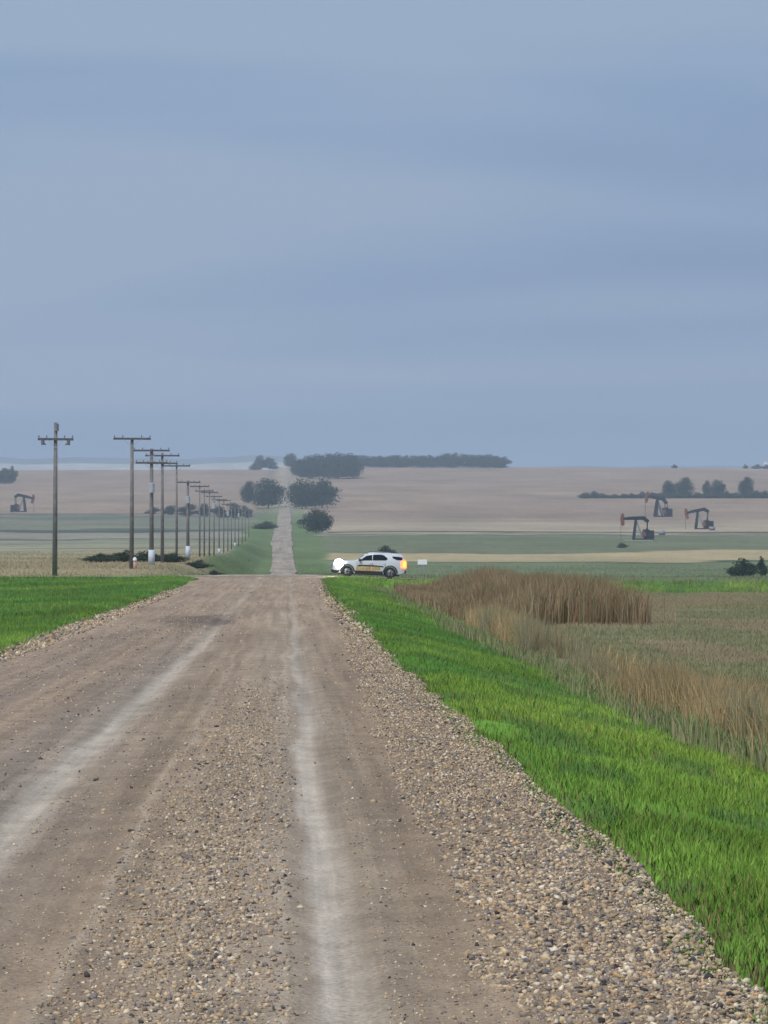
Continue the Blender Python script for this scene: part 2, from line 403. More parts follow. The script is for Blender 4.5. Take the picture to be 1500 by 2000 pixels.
ii = (np.arange(ny - 1)[:, None] * nx + np.arange(nx - 1)[None, :]).ravel()
tag(link('gravel_road', mesh_np('gravel_road', np.stack([XX, YY, ZZ], -1).reshape(-1, 3), np.stack([ii, ii + 1, ii + 1 + nx, ii + nx], -1), None, True), M_road), kind='structure')

M_xroad = plain('cross_road_gravel', (0.285, 0.235, 0.185), 0.95, var=0.28, scale=1.3, spec=0.1)
xl = np.unique(np.concatenate([XL[np.abs(XL) < 420], np.arange(-20, 20, 0.35)]))
def xroad_z(X, Y): return terrain(X, Y, False) + 0.035
tag(sheet('cross_road', M_xroad, xl, np.linspace(CY0, CY1, 7), xroad_z), kind='structure')
def far_road_mat():
    m, t, out = new_mat('far_road_gravel')
    tcn = N(t, 'ShaderNodeTexCoord'); v = tcn.outputs['Object']
    c = ramp(t, noise(t, mapping(t, v, (0.9, 0.012, 1)), 1.0, 5, 0.65), [(0.32, (0.25, 0.212, 0.172)), (0.52, (0.325, 0.28, 0.23)), (0.7, (0.385, 0.34, 0.29))])
    c = mixc(t, 1.0, c, ramp(t, noise(t, mapping(t, v, (0.12, 0.02, 1), (0, 3.3, 0)), 1.0, 5, 0.7), [(0.3, 0.74), (0.65, 1.12)]), 'MULTIPLY')
    c = mixc(t, 1.0, c, ramp(t, noise(t, mapping(t, v, (1.5, 0.5, 1)), 1.0, 4, 0.7), [(0.3, 0.8), (0.7, 1.2)]), 'MULTIPLY')
    b = N(t, 'ShaderNodeBsdfDiffuse'); t.links.new(c, b.inputs[0]); t.links.new(b.outputs[0], out.inputs['Surface'])
    return m
M_froad = far_road_mat()
# the same road going on beyond the crossing, over the dip and up the far slope
yl = np.concatenate([[CY1 + 0.02], YL[(YL > CY1 + 1) & (YL < 4150)]])
def far_edges(Y):
    fl = 4.5 * np.exp(-np.maximum(Y - CY1, 0) / 6.0)
    hw = np.interp(Y, [290, 400, 700, 950, 1290, 1700, 2250, 2850, 4150], [3.2, 2.4, 2.2, 2.6, 3.4, 3.3, 3.0, 1.7, 1.8])
    hw = hw * (1 + 0.16 * (vnoise(Y / 14, Y * 0, 78) - 0.5) + 0.2 * (vnoise(Y / 70, Y * 0, 77) - 0.5))
    c = np.interp(Y, [290, 400, 700, 950, 1290, 2250, 2850, 3700, 4150], [-1.3, -0.8, -0.6, -0.8, -1.6, -1.1, -1.1, 2.3, 3.0])
    return c - hw - fl, c + hw + fl
u = np.linspace(0, 1, 9); U, YY = np.meshgrid(u, yl); L, R = far_edges(YY); XX = L + (R - L) * U
ZZ = terrain(XX, YY, False) + np.interp(YY, [290, 400, 4000], [0.04, 0.12, 0.6])
nx, ny = len(u), len(yl); ii = (np.arange(ny - 1)[:, None] * nx + np.arange(nx - 1)[None, :]).ravel()
tag(link('far_road', mesh_np('far_road', np.stack([XX, YY, ZZ], -1).reshape(-1, 3), np.stack([ii, ii + 1, ii + 1 + nx, ii + nx], -1), None, True), M_froad), kind='structure')

# ------------------------------------------------------------------ loose gravel (stuff)
def stones(name, label):
    bm = bmesh.new(); bmesh.ops.create_icosphere(bm, subdivisions=1, radius=1.0)
    ico = (np.array([v.co[:] for v in bm.verts]), np.array([[v.index for v in f.verts] for f in bm.faces])); bm.free()
    octa = (np.array([(1, 0, 0), (0, 1, 0), (-1, 0, 0), (0, -1, 0), (0.25, 0.1, 1), (-0.1, 0.2, -1)]) * 1.15, np.array([(0, 1, 4), (1, 2, 4), (2, 3, 4), (3, 0, 4), (1, 0, 5), (2, 1, 5), (3, 2, 5), (0, 3, 5)]))
    P, S = [], []
    def scatter(n, y0, y1, xf, smin, smax, power=1.0):
        t = rng.random(n); y = (y0 ** (1 - power) + t * (y1 ** (1 - power) - y0 ** (1 - power))) ** (1 / (1 - power)) if power != 1 else y0 * (y1 / y0) ** t
        x = xf(n, y)
        s = smin + (smax - smin) * rng.random(n) ** 3.0
        P.append(np.stack([x, y], -1)); S.append(s)
    tri = lambda a, b, c: (lambda n, y: rng.triangular(a, b, c, n))
    uni = lambda a, b: (lambda n, y: rng.uniform(a, b, n))
    scatter(84000, 14.5, 100, lambda n, y: 0.86 + 0.35 * sstep(30, 90, y) + (1.14 - 0.35 * sstep(30, 90, y)) * rng.random(n) ** 0.8 + (vnoise(y / 2.0, y * 0, 81) - 0.5) * 0.2, 0.0035, 0.018)
    scatter(40000, 14.5, 95, tri(-1.05, -0.4, 0.12), 0.004, 0.016)
    scatter(7000, 14.5, 50, uni(0.4, 0.95), 0.003, 0.009)
    scatter(8000, 16, 60, uni(-1.75, -0.8), 0.003, 0.009)
    scatter(14000, 22, 150, uni(-5.7, -2.05), 0.004, 0.015)
    scatter(12000, 26, 240, uni(-5.6, 1.9), 0.005, 0.018)
    scatter(9000, 60, 200, uni(-5.9, -4.9), 0.012, 0.035)
    scatter(5000, 100, 240, uni(1.4, 2.3), 0.012, 0.035)
    P = np.concatenate(P); S = np.concatenate(S)
    thin = np.where(P[:, 0] > 0.84, 1 - 0.55 * vnoise(P[:, 0] / 0.3, P[:, 1] / 0.9, 83) - 0.35 * sstep(35, 100, P[:, 1]), np.where(np.abs(P[:, 0] + 0.45) < 0.6, 1 - 0.9 * sstep(24, 80, P[:, 1]) - 0.35 * vnoise(P[:, 0] / 0.3, P[:, 1] / 1.2, 84), 1 - 0.7 * vnoise(P[:, 0] / 0.5, P[:, 1] / 3.0, 85)))
    trk = np.exp(-((P[:, 0] - 0.2) / 0.16) ** 2) + np.exp(-((P[:, 0] + 1.86) / 0.17) ** 2)
    kp = rng.random(len(P)) < thin * (1 - 0.85 * trk); P, S = P[kp], S[kp]; S = S * (1 + 0.6 * sstep(40, 110, P[:, 1]))
    pal = np.array([(0.50, 0.385, 0.245), (0.39, 0.30, 0.205), (0.25, 0.21, 0.175), (0.16, 0.155, 0.16), (0.62, 0.53, 0.40), (0.06, 0.056, 0.06), (0.45, 0.29, 0.16)])
    VV, FF, CC, off = [], [], [], 0
    nearm = P[:, 1] < 27
    for (iv, fi), msk in ((ico, nearm), (octa, ~nearm)):
        p, s_ = P[msk], S[msk]; n = len(p)
        sc = s_[:, None] * rng.uniform(0.5, 1.35, (n, 3)) * np.array([1.15, 1.15, 0.8])
        ang = rng.uniform(0, 2 * np.pi, n); tilt = rng.normal(0, 0.7, n)
        jit = 1 + rng.uniform(-0.45, 0.40, (n, len(iv)))
        v = iv[None] * jit[..., None] * sc[:, None, :]
        ca, sa, ct, st = np.cos(ang)[:, None], np.sin(ang)[:, None], np.cos(tilt)[:, None], np.sin(tilt)[:, None]
        x, y, z = v[..., 0], v[..., 1], v[..., 2]
        y, z = y * ct - z * st, y * st + z * ct
        x, y = x * ca - y * sa, x * sa + y * ca
        base = road_z(p[:, 0], p[:, 1]) + s_ * rng.uniform(-0.15, 0.45, n)
        VV.append(np.stack([x + p[:, :1], y + p[:, 1:], z + base[:, None]], -1).reshape(-1, 3))
        FF.append((fi[None] + (np.arange(n) * len(iv))[:, None, None]).reshape(-1, 3) + off); off += n * len(iv)
        c = pal[rng.choice(len(pal), n, p=[.28, .23, .18, .08, .12, .05, .06])] * rng.uniform(0.7, 1.25, (n, 1))
        dust = np.where(p[:, 0] > 0.84, 0.05, 0.12)[:, None]
        c = c * (1 - dust) + np.array([0.27, 0.22, 0.165]) * dust
        CC.append(np.repeat(c, len(iv), 0))
    m, t, out = new_mat('loose_stone')
    a = N(t, 'ShaderNodeVertexColor', layer_name='col'); b = N(t, 'ShaderNodeBsdfDiffuse')
    tcn = N(t, 'ShaderNodeTexCoord')
    t.links.new(mixc(t, 1.0, a.outputs[0], ramp(t, noise(t, tcn.outputs['Object'], 90, 2), [(0.3, 0.8), (0.7, 1.2)]), 'MULTIPLY'), b.inputs[0])
    t.links.new(b.outputs[0], out.inputs['Surface'])
    o = link(name, mesh_np(name, np.concatenate(VV), np.concatenate(FF), np.concatenate(CC)), m)
    return tag(o, label, 'gravel', kind='stuff')
stones('loose_gravel', 'loose tan and grey gravel stones lying on the road')

# ------------------------------------------------------------------ grass, weeds, reeds (stuff)
def blades(P, H, W, lean, C, seg=2, bend=0.5):
    """tapered blades: P (n,3) roots, H heights, W widths, C (n,3) colours"""
    n = len(P); yaw = rng.uniform(0, 2 * np.pi, n)
    side = np.stack([np.cos(yaw), np.sin(yaw), np.zeros(n)], -1)
    la = rng.uniform(0, 2 * np.pi, n); lm = np.abs(rng.normal(0, lean, n)) * H
    ld = np.stack([np.cos(la), np.sin(la), np.zeros(n)], -1) * lm[:, None]
    up = np.array([0, 0, 1.0])
    if seg == 1:
        v = np.stack([P - side * W[:, None] / 2, P + side * W[:, None] / 2, P + up * H[:, None] + ld], 1)
        f = np.array([[0, 1, 2]])
        tone = np.array([0.8, 0.8, 1.1])
    else:
        m = P + up * (H * 0.58)[:, None] + ld * 0.35
        v = np.stack([P - side * W[:, None] / 2, P + side * W[:, None] / 2, m - side * W[:, None] * 0.36, m + side * W[:, None] * 0.36,
                      P + up * (H * (1 - 0.12 * bend))[:, None] + ld], 1)
        f = np.array([[0, 1, 3], [0, 3, 2], [2, 3, 4]])
        tone = np.array([0.85, 0.85, 1.0, 1.0, 1.1])
    k = v.shape[1]
    F_ = (f[None] + (np.arange(n) * k)[:, None, None]).reshape(-1, 3)
    col = (C[:, None, :] * np.ones(k)[None, :, None])
    return v.reshape(-1, 3), F_, col.reshape(-1, 3)
def stuff_mesh(name, parts, mat, label, cat):
    off = 0; V, Fc, Cc = [], [], []
    for v, f, c in parts:
        V.append(v); Fc.append(f + off); Cc.append(c); off += len(v)
    return tag(link(name, mesh_np(name, np.concatenate(V), np.concatenate(Fc), np.concatenate(Cc)), mat), label, cat, kind='stuff')
def green_cols(x, y, n, seed=0):
    g = np.array([0.210, 0.415, 0.075]) * rng.uniform(0.65, 1.25, (n, 1))
    p = vnoise(x / 1.6, y / 3.5, 91 + seed)[:, None]; q = vnoise(x / 0.7, y / 1.6, 92 + seed)[:, None]
    g = g * (0.66 + 0.62 * p); r3 = vnoise(x / 4.5, y / 12, 93 + seed)[:, None]; g = g * (0.82 + 0.36 * r3) * (1 + (r3 - 0.5) * np.array([0.5, 0.05, -0.2]))
    bl = (q > 0.66) * 0.55
    g = g * (1 - bl) + np.array([0.11, 0.235, 0.085]) * bl
    yl_ = (rng.random((n, 1)) < 0.06 + 0.12 * (vnoise(x / 2.3, y / 5, 94 + seed)[:, None] > 0.6))
    return np.where(yl_, np.array([0.30, 0.29, 0.11]), g)
def verge_pts(n, y0, y1, xf, power):
    t = rng.random(n)
    y = y0 * (y1 / y0) ** t if power == 1 else (y0 ** (1 - power) + t * (y1 ** (1 - power) - y0 ** (1 - power))) ** (1 / (1 - power))
    x = xf(n, y)
    return x, y
parts = []
def right_x(lo_off=0.0):
    def f(n, y):
        r = road_edges(y)[1] - 0.22
        hi = np.minimum(6.3 + (vnoise(y / 5, y * 0, 95) - 0.5) * 1.6, 0.135 * y + 0.8)
        hi = np.maximum(hi, r + 0.3)
        return r + (hi - r) * rng.random(n)
    return f
for n, y0, y1, seg, hw, ww, pw in ((150000, 14, 60, 2, (0.04, 0.14), (0.006, 0.012), 0.6), (190000, 55, 150, 1, (0.05, 0.15), (0.014, 0.03), 0.4), (120000, 145, 281.5, 1, (0.10, 0.26), (0.03, 0.06), 0.2)):
    x, y = verge_pts(n, y0, y1, right_x(), pw)
    r = road_edges(y)[1]
    edge = sstep(0.0, 0.75, x - r + 0.25)
    edge = np.clip(edge * (0.55 + 0.9 * vnoise(x / 0.35, y / 0.9, 97)), 0, 1); keep = rng.random(n) < 0.22 + 0.78 * edge
    bare = (np.hypot((x - 3.0) / 0.55, (y - 30.5) / 1.4) < 1) | (np.hypot((x - 2.3) / 0.3, (y - 44) / 2.5) < 1)
    keep &= ~(bare & (rng.random(n) < 0.8))
    x, y, edge = x[keep], y[keep], edge[keep]; n = len(x)
    H = rng.uniform(*hw, n) * (0.35 + 0.65 * edge) * (0.7 + 0.6 * vnoise(x / 0.9, y / 2.0, 96)); W = rng.uniform(*ww, n)
    c = green_cols(x, y, n)
    dry = ((edge < 0.5) & (rng.random(n) < 0.35))[:, None]
    c = np.where(dry, np.array([0.20, 0.16, 0.09]), c)
    parts.append(blades(np.stack([x, y, terrain(x, y) - 0.01], -1), H, W, 0.35, c, seg))
stuff_mesh('verge_grass', parts, M_grass, 'bright green grass on the sloping verge right of the gravel road', 'grass')

parts = []
def left_x(n, y):
    l = road_edges(y)[0] + 0.05
    lo = -0.083 * y - 1.0
    return np.minimum(l, l + (np.minimum(lo, l - 0.2) - l) * rng.random(n))
for n, y0, y1, hw, ww in ((70000, 62, 130, (0.10, 0.24), (0.014, 0.03)), (170000, 125, 281.5, (0.12, 0.30), (0.03, 0.065))):
    x, y = verge_pts(n, y0, y1, left_x, 0.2)
    edge = sstep(0.0, 0.5, road_edges(y)[0] - x)
    H = rng.uniform(*hw, n) * (0.4 + 0.6 * edge); W = rng.uniform(*ww, n)
    c = green_cols(x, y, n, 5) * np.array([0.95, 0.97, 1.0])
    dry = ((edge < 0.3) & (rng.random(n) < 0.3))[:, None]
    c = np.where(dry, np.array([0.20, 0.16, 0.09]), c)
    parts.append(blades(np.stack([x, y, terrain(x, y) - 0.01], -1), H, W, 0.35, c, 1))
stuff_mesh('verge_grass', parts, M_grass, 'bright green grass left of the road up to the crossing', 'grass')

# reeds and dry ditch plants
def reed_cols(n, x, y):
    pal = np.array([(0.30, 0.225, 0.125), (0.24, 0.160, 0.085), (0.37, 0.295, 0.175), (0.29, 0.190, 0.085), (0.18, 0.13, 0.085), (0.19, 0.19, 0.095)])
    c = pal[rng.choice(len(pal), n, p=[.28, .22, .18, .16, .08, .08])] * rng.uniform(0.75, 1.25, (n, 1))
    return c * (0.86 + 0.5 * vnoise(x / 1.3, y / 5, 101)[:, None])
parts = []
n = 60000                                            # the tall stand
y = rng.uniform(150, 264, n); x = 6.8 + (14.2 + 0.9 * (vnoise(y / 6, y * 0, 103) - 0.5) * 2 - 6.8) * rng.random(n)
x = x + (vnoise(y / 3, x, 104) - 0.5) * 0.6 + (rng.random(n) < 0.10) * np.abs(rng.normal(0, 0.7, n))
k = y > 150 + 12 * vnoise(x / 1.2, x * 0, 105) + 30 * np.maximum(x - 14.0, 0) * rng.random(len(x)); x, y = x[k], y[k]; n = len(x)
H = rng.uniform(1.5, 2.15, n) * (0.55 + 0.45 * vnoise(x / 2.2, y / 9, 106) + 0.35 * vnoise(x / 0.5, y / 2.0, 122)) * np.where(rng.random(n) < 0.3, rng.uniform(0.4, 1.0, n), 1.0); H *= 1 - 0.55 * sstep(11.8, 14.6, x) * rng.random(n)
H *= 0.36 + 0.64 * sstep(7.2, 10.6, x - 0.012 * (y - 150))
parts.append(blades(np.stack([x, y, terrain(x, y) - 0.02], -1), H, rng.uniform(0.02, 0.05, n), 0.24, reed_cols(n, x, y) * np.array([0.74, 0.75, 0.78]), 2))
n = 60000                                            # the thinner strip nearer the camera
y = 42 * (150 / 42) ** rng.random(n); wv = 6.3 + (vnoise(y / 7, y * 0, 107) - 0.5) * 0.9
x = wv + np.abs(rng.normal(0, 1.0, n)) * (0.45 + 0.45 * sstep(70, 150, y))
k = vnoise(x / 0.7, y / 4.0, 108) > 0.44; x, y = x[k], y[k]; n = len(x)
H = rng.uniform(0.35, 0.95, n) * (0.45 + 0.9 * vnoise(x / 1.1, y / 5, 109)) * (1 + 0.35 * sstep(80, 150, y)) * np.exp(-np.maximum(x - 8.0, 0) * 0.35)
c = reed_cols(n, x, y) * np.array([0.96, 1.00, 0.96]); c = np.where((vnoise(x / 1.5, y / 6, 119) > 0.55)[:, None] & (rng.random((n, 1)) < 0.6), np.array([0.20, 0.20, 0.12]), c)
parts.append(blades(np.stack([x, y, terrain(x, y) - 0.02], -1), H, rng.uniform(0.008, 0.02, n), 0.22, c, 2))
stuff_mesh('reed_bed', parts, M_dry, 'tall brown dry reeds standing in the ditch beside the green verge', 'reeds')
parts = []
n = 7000                                             # golden tufts close by
y = rng.uniform(46, 84, n); x = 6.9 + rng.normal(0, 0.55, n); k = vnoise(x / 0.6, y / 2.5, 121) > 0.5; x, y = x[k], y[k]; n = len(x)
parts.append(blades(np.stack([x, y, terrain(x, y) - 0.02], -1), rng.uniform(0.4, 1.05, n), rng.uniform(0.008, 0.018, n), 0.22, np.array([0.36, 0.265, 0.135]) * rng.uniform(0.65, 1.2, (n, 1)), 2))
n = 15000                                            # grey-green weeds between verge and reeds
y = 38 * (262 / 38) ** rng.random(n); x = 5.7 + (vnoise(y / 7, y * 0, 107) - 0.5) * 0.8 + rng.normal(0, 0.26, n)
k = vnoise(x / 0.5, y / 2.2, 111) > 0.35; x, y = x[k], y[k]; n = len(x)
H = rng.uniform(0.15, 0.5, n) * (0.5 + 0.9 * vnoise(x / 0.6, y / 2.6, 112))
c = np.array([0.165, 0.205, 0.085]) * rng.uniform(0.6, 1.35, (n, 1)); c = np.where((rng.random(n) < 0.25)[:, None], np.array([0.27, 0.24, 0.14]), c)
parts.append(blades(np.stack([x, y, terrain(x, y) - 0.02], -1), H, rng.uniform(0.012, 0.035, n), 0.3, c, 2))
stuff_mesh('ditch_weeds', parts, M_dry, 'grey-green weeds along the foot of the green verge', 'weeds')
parts = []
n = 120000                                           # low dry plants of the slough floor to the right
y = rng.uniform(60, 268, n); x = 8.5 + (0.135 * y + 3 - 8.5) * rng.random(n); k = (x > 7.5); x, y = x[k], y[k]; n = len(x)
p = vnoise(x / 4, y / 16, 115)
H = rng.uniform(0.04, 0.16, n) * (0.6 + 0.8 * p)
c = np.where((p > 0.58)[:, None], np.array([0.20, 0.21, 0.11]), np.array([0.255, 0.215, 0.130])) * rng.uniform(0.75, 1.25, (n, 1))
c = np.where((vnoise(x / 9, y / 30, 116) > 0.62)[:, None], c * np.array([1.04, 0.95, 0.9]), c)
parts.append(blades(np.stack([x, y, terrain(x, y) - 0.02], -1), H, rng.uniform(0.02, 0.05, n), 0.4, c, 1))
n = 30000                                            # green strip this side of the cross road
y = rng.uniform(266, 281.5, n); x = rng.uniform(9, 44, n)
parts.append(blades(np.stack([x, y, terrain(x, y) - 0.02], -1), rng.uniform(0.15, 0.4, n), rng.uniform(0.03, 0.07, n), 0.3, green_cols(x, y, n, 9) * np.array([0.8, 0.72, 0.95]), 1))
n = 9000
y = rng.uniform(256, 281.8, n); x = 4.5 + rng.random(n) ** 1.3 * 8
parts.append(blades(np.stack([x, y, terrain(x, y) - 0.02], -1), rng.uniform(0.10, 0.32, n), rng.uniform(0.03, 0.06, n), 0.3, green_cols(x, y, n, 9) * np.array([1.0, 0.78, 0.95]), 1))
stuff_mesh('slough_grass', parts, M_dry, 'low tan and olive growth on the flat slough floor at right', 'grass')
parts = []
n = 90000                                            # rough grass beyond the cross road, both sides
y = 291.5 * (900 / 291.5) ** rng.random(n); px = rng.uniform(-120, 1650, n); x = (px - VX) / F * y
k = np.abs(x - RC) > 4.2 + 5 * np.exp(-(y - 291) / 7.0); x, y = x[k], y[k]; n = len(x)
c = zone_color(x, y) * rng.uniform(0.7, 1.35, (n, 1))
parts.append(blades(np.stack([x, y, terrain(x, y) - 0.03], -1), rng.uniform(0.08, 0.26, n) * (0.5 + vnoise(x / 5, y / 14, 118)), rng.uniform(0.05, 0.12, n) * y / 400, 0.3, c, 1))
stuff_mesh('rough_pasture_grass', parts, M_dry, 'rough tan and green pasture grass beyond the cross road', 'grass')

# ------------------------------------------------------------------ trees and shrubs
def crown_mesh(name, seed, lobes, n, leaf, tone, pnorm=2.0):
    """leaf clumps through a set of lobes; unit tree: height 1, width about 1"""
    r = np.random.default_rng(seed)
    L = np.array(lobes, float)                       # x, y, z, rx, rz
    w = L[:, 3] ** 2 * L[:, 4]; pick = r.choice(len(L), n, p=w / w.sum())
    d = r.normal(size=(n, 3)); d /= ((np.abs(d) ** pnorm).sum(1) ** (1 / pnorm))[:, None]
    rad = (r.random(n) ** 0.28 * np.where(r.random(n) < 0.14, r.uniform(1.0, 1.22, n), 1.0))[:, None]
    q = L[pick]
    bump = 1 + 0.45 * (vnoise(d[:, 0] * 3 + pick * 7, d[:, 2] * 3 + d[:, 1] * 2, seed) - 0.5)[:, None]
    C = q[:, :3] + d * rad * bump * np.stack([q[:, 3], q[:, 3], q[:, 4]], -1)
    C[:, 2] = 0.02 + (C[:, 2] - C[:, 2].min()) / np.ptp(C[:, 2]) * 0.97; hmax = np.percentile(np.abs(C[:, :2]), 97.5); C[:, :2] *= 0.49 / hmax
    nn = d + r.normal(0, 0.55, (n, 3)); nn /= np.linalg.norm(nn, axis=1)[:, None]
    a = np.cross(nn, r.normal(size=(n, 3))); a /= np.linalg.norm(a, axis=1)[:, None]; b = np.cross(nn, a)
    s = leaf * r.uniform(0.6, 1.4, (n, 1))
    v = np.stack([C - a * s, C + b * s * 0.7, C + a * s, C - b * s * 0.7], 1).reshape(-1, 3)
    f = np.arange(4 * n).reshape(-1, 4)
    clump = vnoise(C[:, 0] * 6 + C[:, 1] * 4, C[:, 2] * 6, seed + 1)[:, None]
    c = np.array(tone) * r.uniform(0.7, 1.3, (n, 1)) * (0.45 + 1.15 * clump)
    return mesh_np(name, v, f, np.repeat(c, 4, 0))
def trunk_mesh(name, seed, limbs=4, top=0.7, rad=0.022):
    r = np.random.default_rng(seed); bm = bmesh.new()
    def cone(p, q, r0, r1, k=6):
        p, q = Vector(p), Vector(q); d = (q - p); m = Matrix.Translation((p + q) / 2) @ d.to_track_quat('Z', 'Y').to_matrix().to_4x4()
        bmesh.ops.create_cone(bm, cap_ends=True, segments=k, radius1=r0, radius2=r1, depth=d.length, matrix=m)
    cone((0, 0, -0.03), (0.01, 0, top * 0.5), rad, rad * 0.75); cone((0.01, 0, top * 0.5), (0.0, 0.01, top), rad * 0.75, rad * 0.3)
    for i in range(limbs):
        a = i * 2.4 + r.random(); h = top * r.uniform(0.3, 0.7)
        cone((0.005, 0, h), (0.25 * math.cos(a), 0.25 * math.sin(a), h + r.uniform(0.1, 0.25)), rad * 0.5, rad * 0.15, 5)
    me = bpy.data.meshes.new(name); bm.to_mesh(me); bm.free()
    return me
DK = (0.026, 0.040, 0.024)
def lob(seed, n, w=0.5, z0=0.12, z1=0.98, cone_=0.0, core=None):
    r = np.random.default_rng(seed); out = []
    for i in range(n):
        z = z0 + (z1 - z0) * (i + 0.5) / n; t = (z - z0) / (z1 - z0)
        env = math.sqrt(max(0.08, 1 - (max(0, t - 0.3) / 0.74) ** 2)) * (0.86 + 0.14 * min(1, t / 0.3)) * (1 - cone_ * t)
        a = r.uniform(0, 6.28); o = r.uniform(0.12, 0.5) * w * env
        rr = w * env * r.uniform(0.45, 0.72)
        rz = min(r.uniform(0.14, 0.22), z - 0.0 + 0.02, 1.0 - z + 0.06)
        out.append((o * math.cos(a), o * math.sin(a), z, rr, max(rz, 0.08)))
    if core: out.append((0, 0, core[0], core[1], core[2]))
    return out
PROTO = {
    'round': [(crown_mesh('crown_round', s, lob(s, 11, 0.52, 0.06, core=(0.42, 0.43, 0.40)), 5200, 0.026, DK, 3.0), trunk_mesh('trunk_round', s)) for s in (1, 2, 3)],
    'tall': [(crown_mesh('crown_tall', s, lob(s, 10, 0.5, 0.10, 0.97, 0.35), 2600, 0.032, DK), trunk_mesh('trunk_tall', s)) for s in (11, 12, 13)],
    'ragged': [(crown_mesh('crown_ragged', s, lob(s, 7, 0.5, 0.14, 0.95, 0.1), 1700, 0.034, DK), trunk_mesh('trunk_ragged', s)) for s in (21, 22)],
    'bush': [(crown_mesh('crown_bush', s, lob(s, 9, 0.5, 0.04, 0.92, 0.25, core=(0.34, 0.42, 0.32)), 3200, 0.032, (0.032, 0.050, 0.027)), trunk_mesh('trunk_bush', s, 5, 0.55, 0.018)) for s in (31, 32, 33)],
}
for lst in PROTO.values():
    for c, t in lst: c.materials.append(M_leaf); t.materials.append(M_bark)
tree_n = [0]
def tree(name, kind, px, base, wpx, hpx, label, group=None, ymin=300, Y=None, cat='tree', depth=None):
    """a tree whose foot stands where the ground shows at (px, base); wpx, hpx in photo pixels there"""
    if Y is None: X, Y, Z = on_ground(px, base, ymin)
    else: X = at(px, Y); Z = gz(X, Y)
    s = F / Y
    k = tree_n[0]; tree_n[0] += 1
    c, t = PROTO[kind][k % len(PROTO[kind])]
    root = empty(name, (X, Y, Z - 0.05), (k * 2.399) % 6.28 if depth is None else (k % 2) * math.pi)
    W, H = wpx / s, hpx / s
    root.scale = (W, W if depth is None else depth, H)
    link('trunk', t, None, root); link('crown', c, None, root)
    return tag(root, label, cat, group)
ORD = ['first', 'second', 'third', 'fourth', 'fifth', 'sixth', 'seventh', 'eighth', 'ninth', 'tenth', 'eleventh', 'twelfth', 'thirteenth', 'fourteenth', 'fifteenth',
       'sixteenth', 'seventeenth', 'eighteenth', 'nineteenth', 'twentieth']
# beside the far road
tree('roadside_tree', 'round', 524, 993, 60, 60, 'big round dark tree on the left side of the far road')
tree('roadside_tree', 'round', 485, 984, 30, 46, 'smaller dark tree just left of the big round roadside tree')
tree('roadside_tree', 'round', 590, 994, 62, 60, 'dark round tree at right edge of far road, left of a pair', 'pair of big trees right of the far road')
tree('roadside_tree', 'round', 629, 993, 60, 58, 'dark round tree farther from the far road, right of a pair', 'pair of big trees right of the far road')
tree('roadside_tree', 'round', 617, 1041, 62, 48, 'smaller bushy tree in front of the pair right of far road')
tree('roadside_shrub', 'bush', 519, 1034, 46, 17, 'low dark shrub at left edge of the far road', cat='shrub')
# on the ridge
tree('ridge_tree', 'tall', 508, 917, 30, 30, 'taller pointed tree of the small clump left of the ridge road', 'clump left of the ridge road', Y=3960)
tree('ridge_tree', 'tall', 526, 917, 34, 27, 'right-hand tree of the small clump left of the ridge road', 'clump left of the ridge road', Y=3965)
tree('ridge_tree', 'bush', 499, 916, 22, 17, 'low leftmost tree of the small clump left of the ridge road', 'clump left of the ridge road', Y=3955)
tree('ridge_tree', 'round', 567, 914, 25, 30, 'single round tree on the ridge right beside the road top')
for i, (px, b, w, h) in enumerate([(588, 932, 30, 36), (604, 936, 36, 48), (624, 936, 34, 50), (642, 936, 32, 52), (661, 936, 34, 53), (679, 935, 32, 51), (692, 934, 24, 46)]):
    tree('grove_tree', 'round', px, b, w * 1.35, h, 'dark tree in the grove below the ridge, %s from the road' % ORD[i], 'dense grove right of the ridge road', depth=30)
for i in range(19):
    px = 696 + i * 16.1
    top = np.interp(px, [700, 760, 830, 865, 875, 898, 910, 960, 990, 1000], [886, 889, 890, 892, 886, 884, 889, 889, 894, 899])
    b = np.interp(px, [700, 800, 900, 1000], [911, 914, 915, 916])
    tree('ridge_row_tree', 'round' if i % 3 else 'tall', px + rng.uniform(-2, 2), b, rng.uniform(32, 40), b - top + rng.uniform(-1.5, 2), 'tree of the long ridge row, %s from its left end' % ORD[i], 'long tree row on the ridge', depth=26, Y=3900 + 5 * (i % 4))
# shelter belt behind the pump jacks
for i, (px, w, h) in enumerate([(1307, 26, 35), (1338, 34, 41), (1381, 18, 35), (1403, 28, 36), (1458, 30, 42)]):
    tree('shelterbelt_tree', 'round', px, 972, w, h, 'tall tree rising from the hedge behind pump jacks, %s from left' % ORD[i], 'tall trees in the hedge behind the pump jacks')
for i in range(20):
    px = 1142 + i * 18.6
    h = float(np.interp(px, [1130, 1150, 1175, 1200, 1260, 1300, 1400, 1500], [9, 17, 10, 11, 14, 14, 13, 17])) + rng.uniform(-1.5, 2)
    tree('hedge_shrub', 'bush', px, 974, 27, h, 'low shrub of the hedge behind pump jacks, %s from its left end' % ORD[i], 'low hedge behind the pump jacks', cat='shrub')
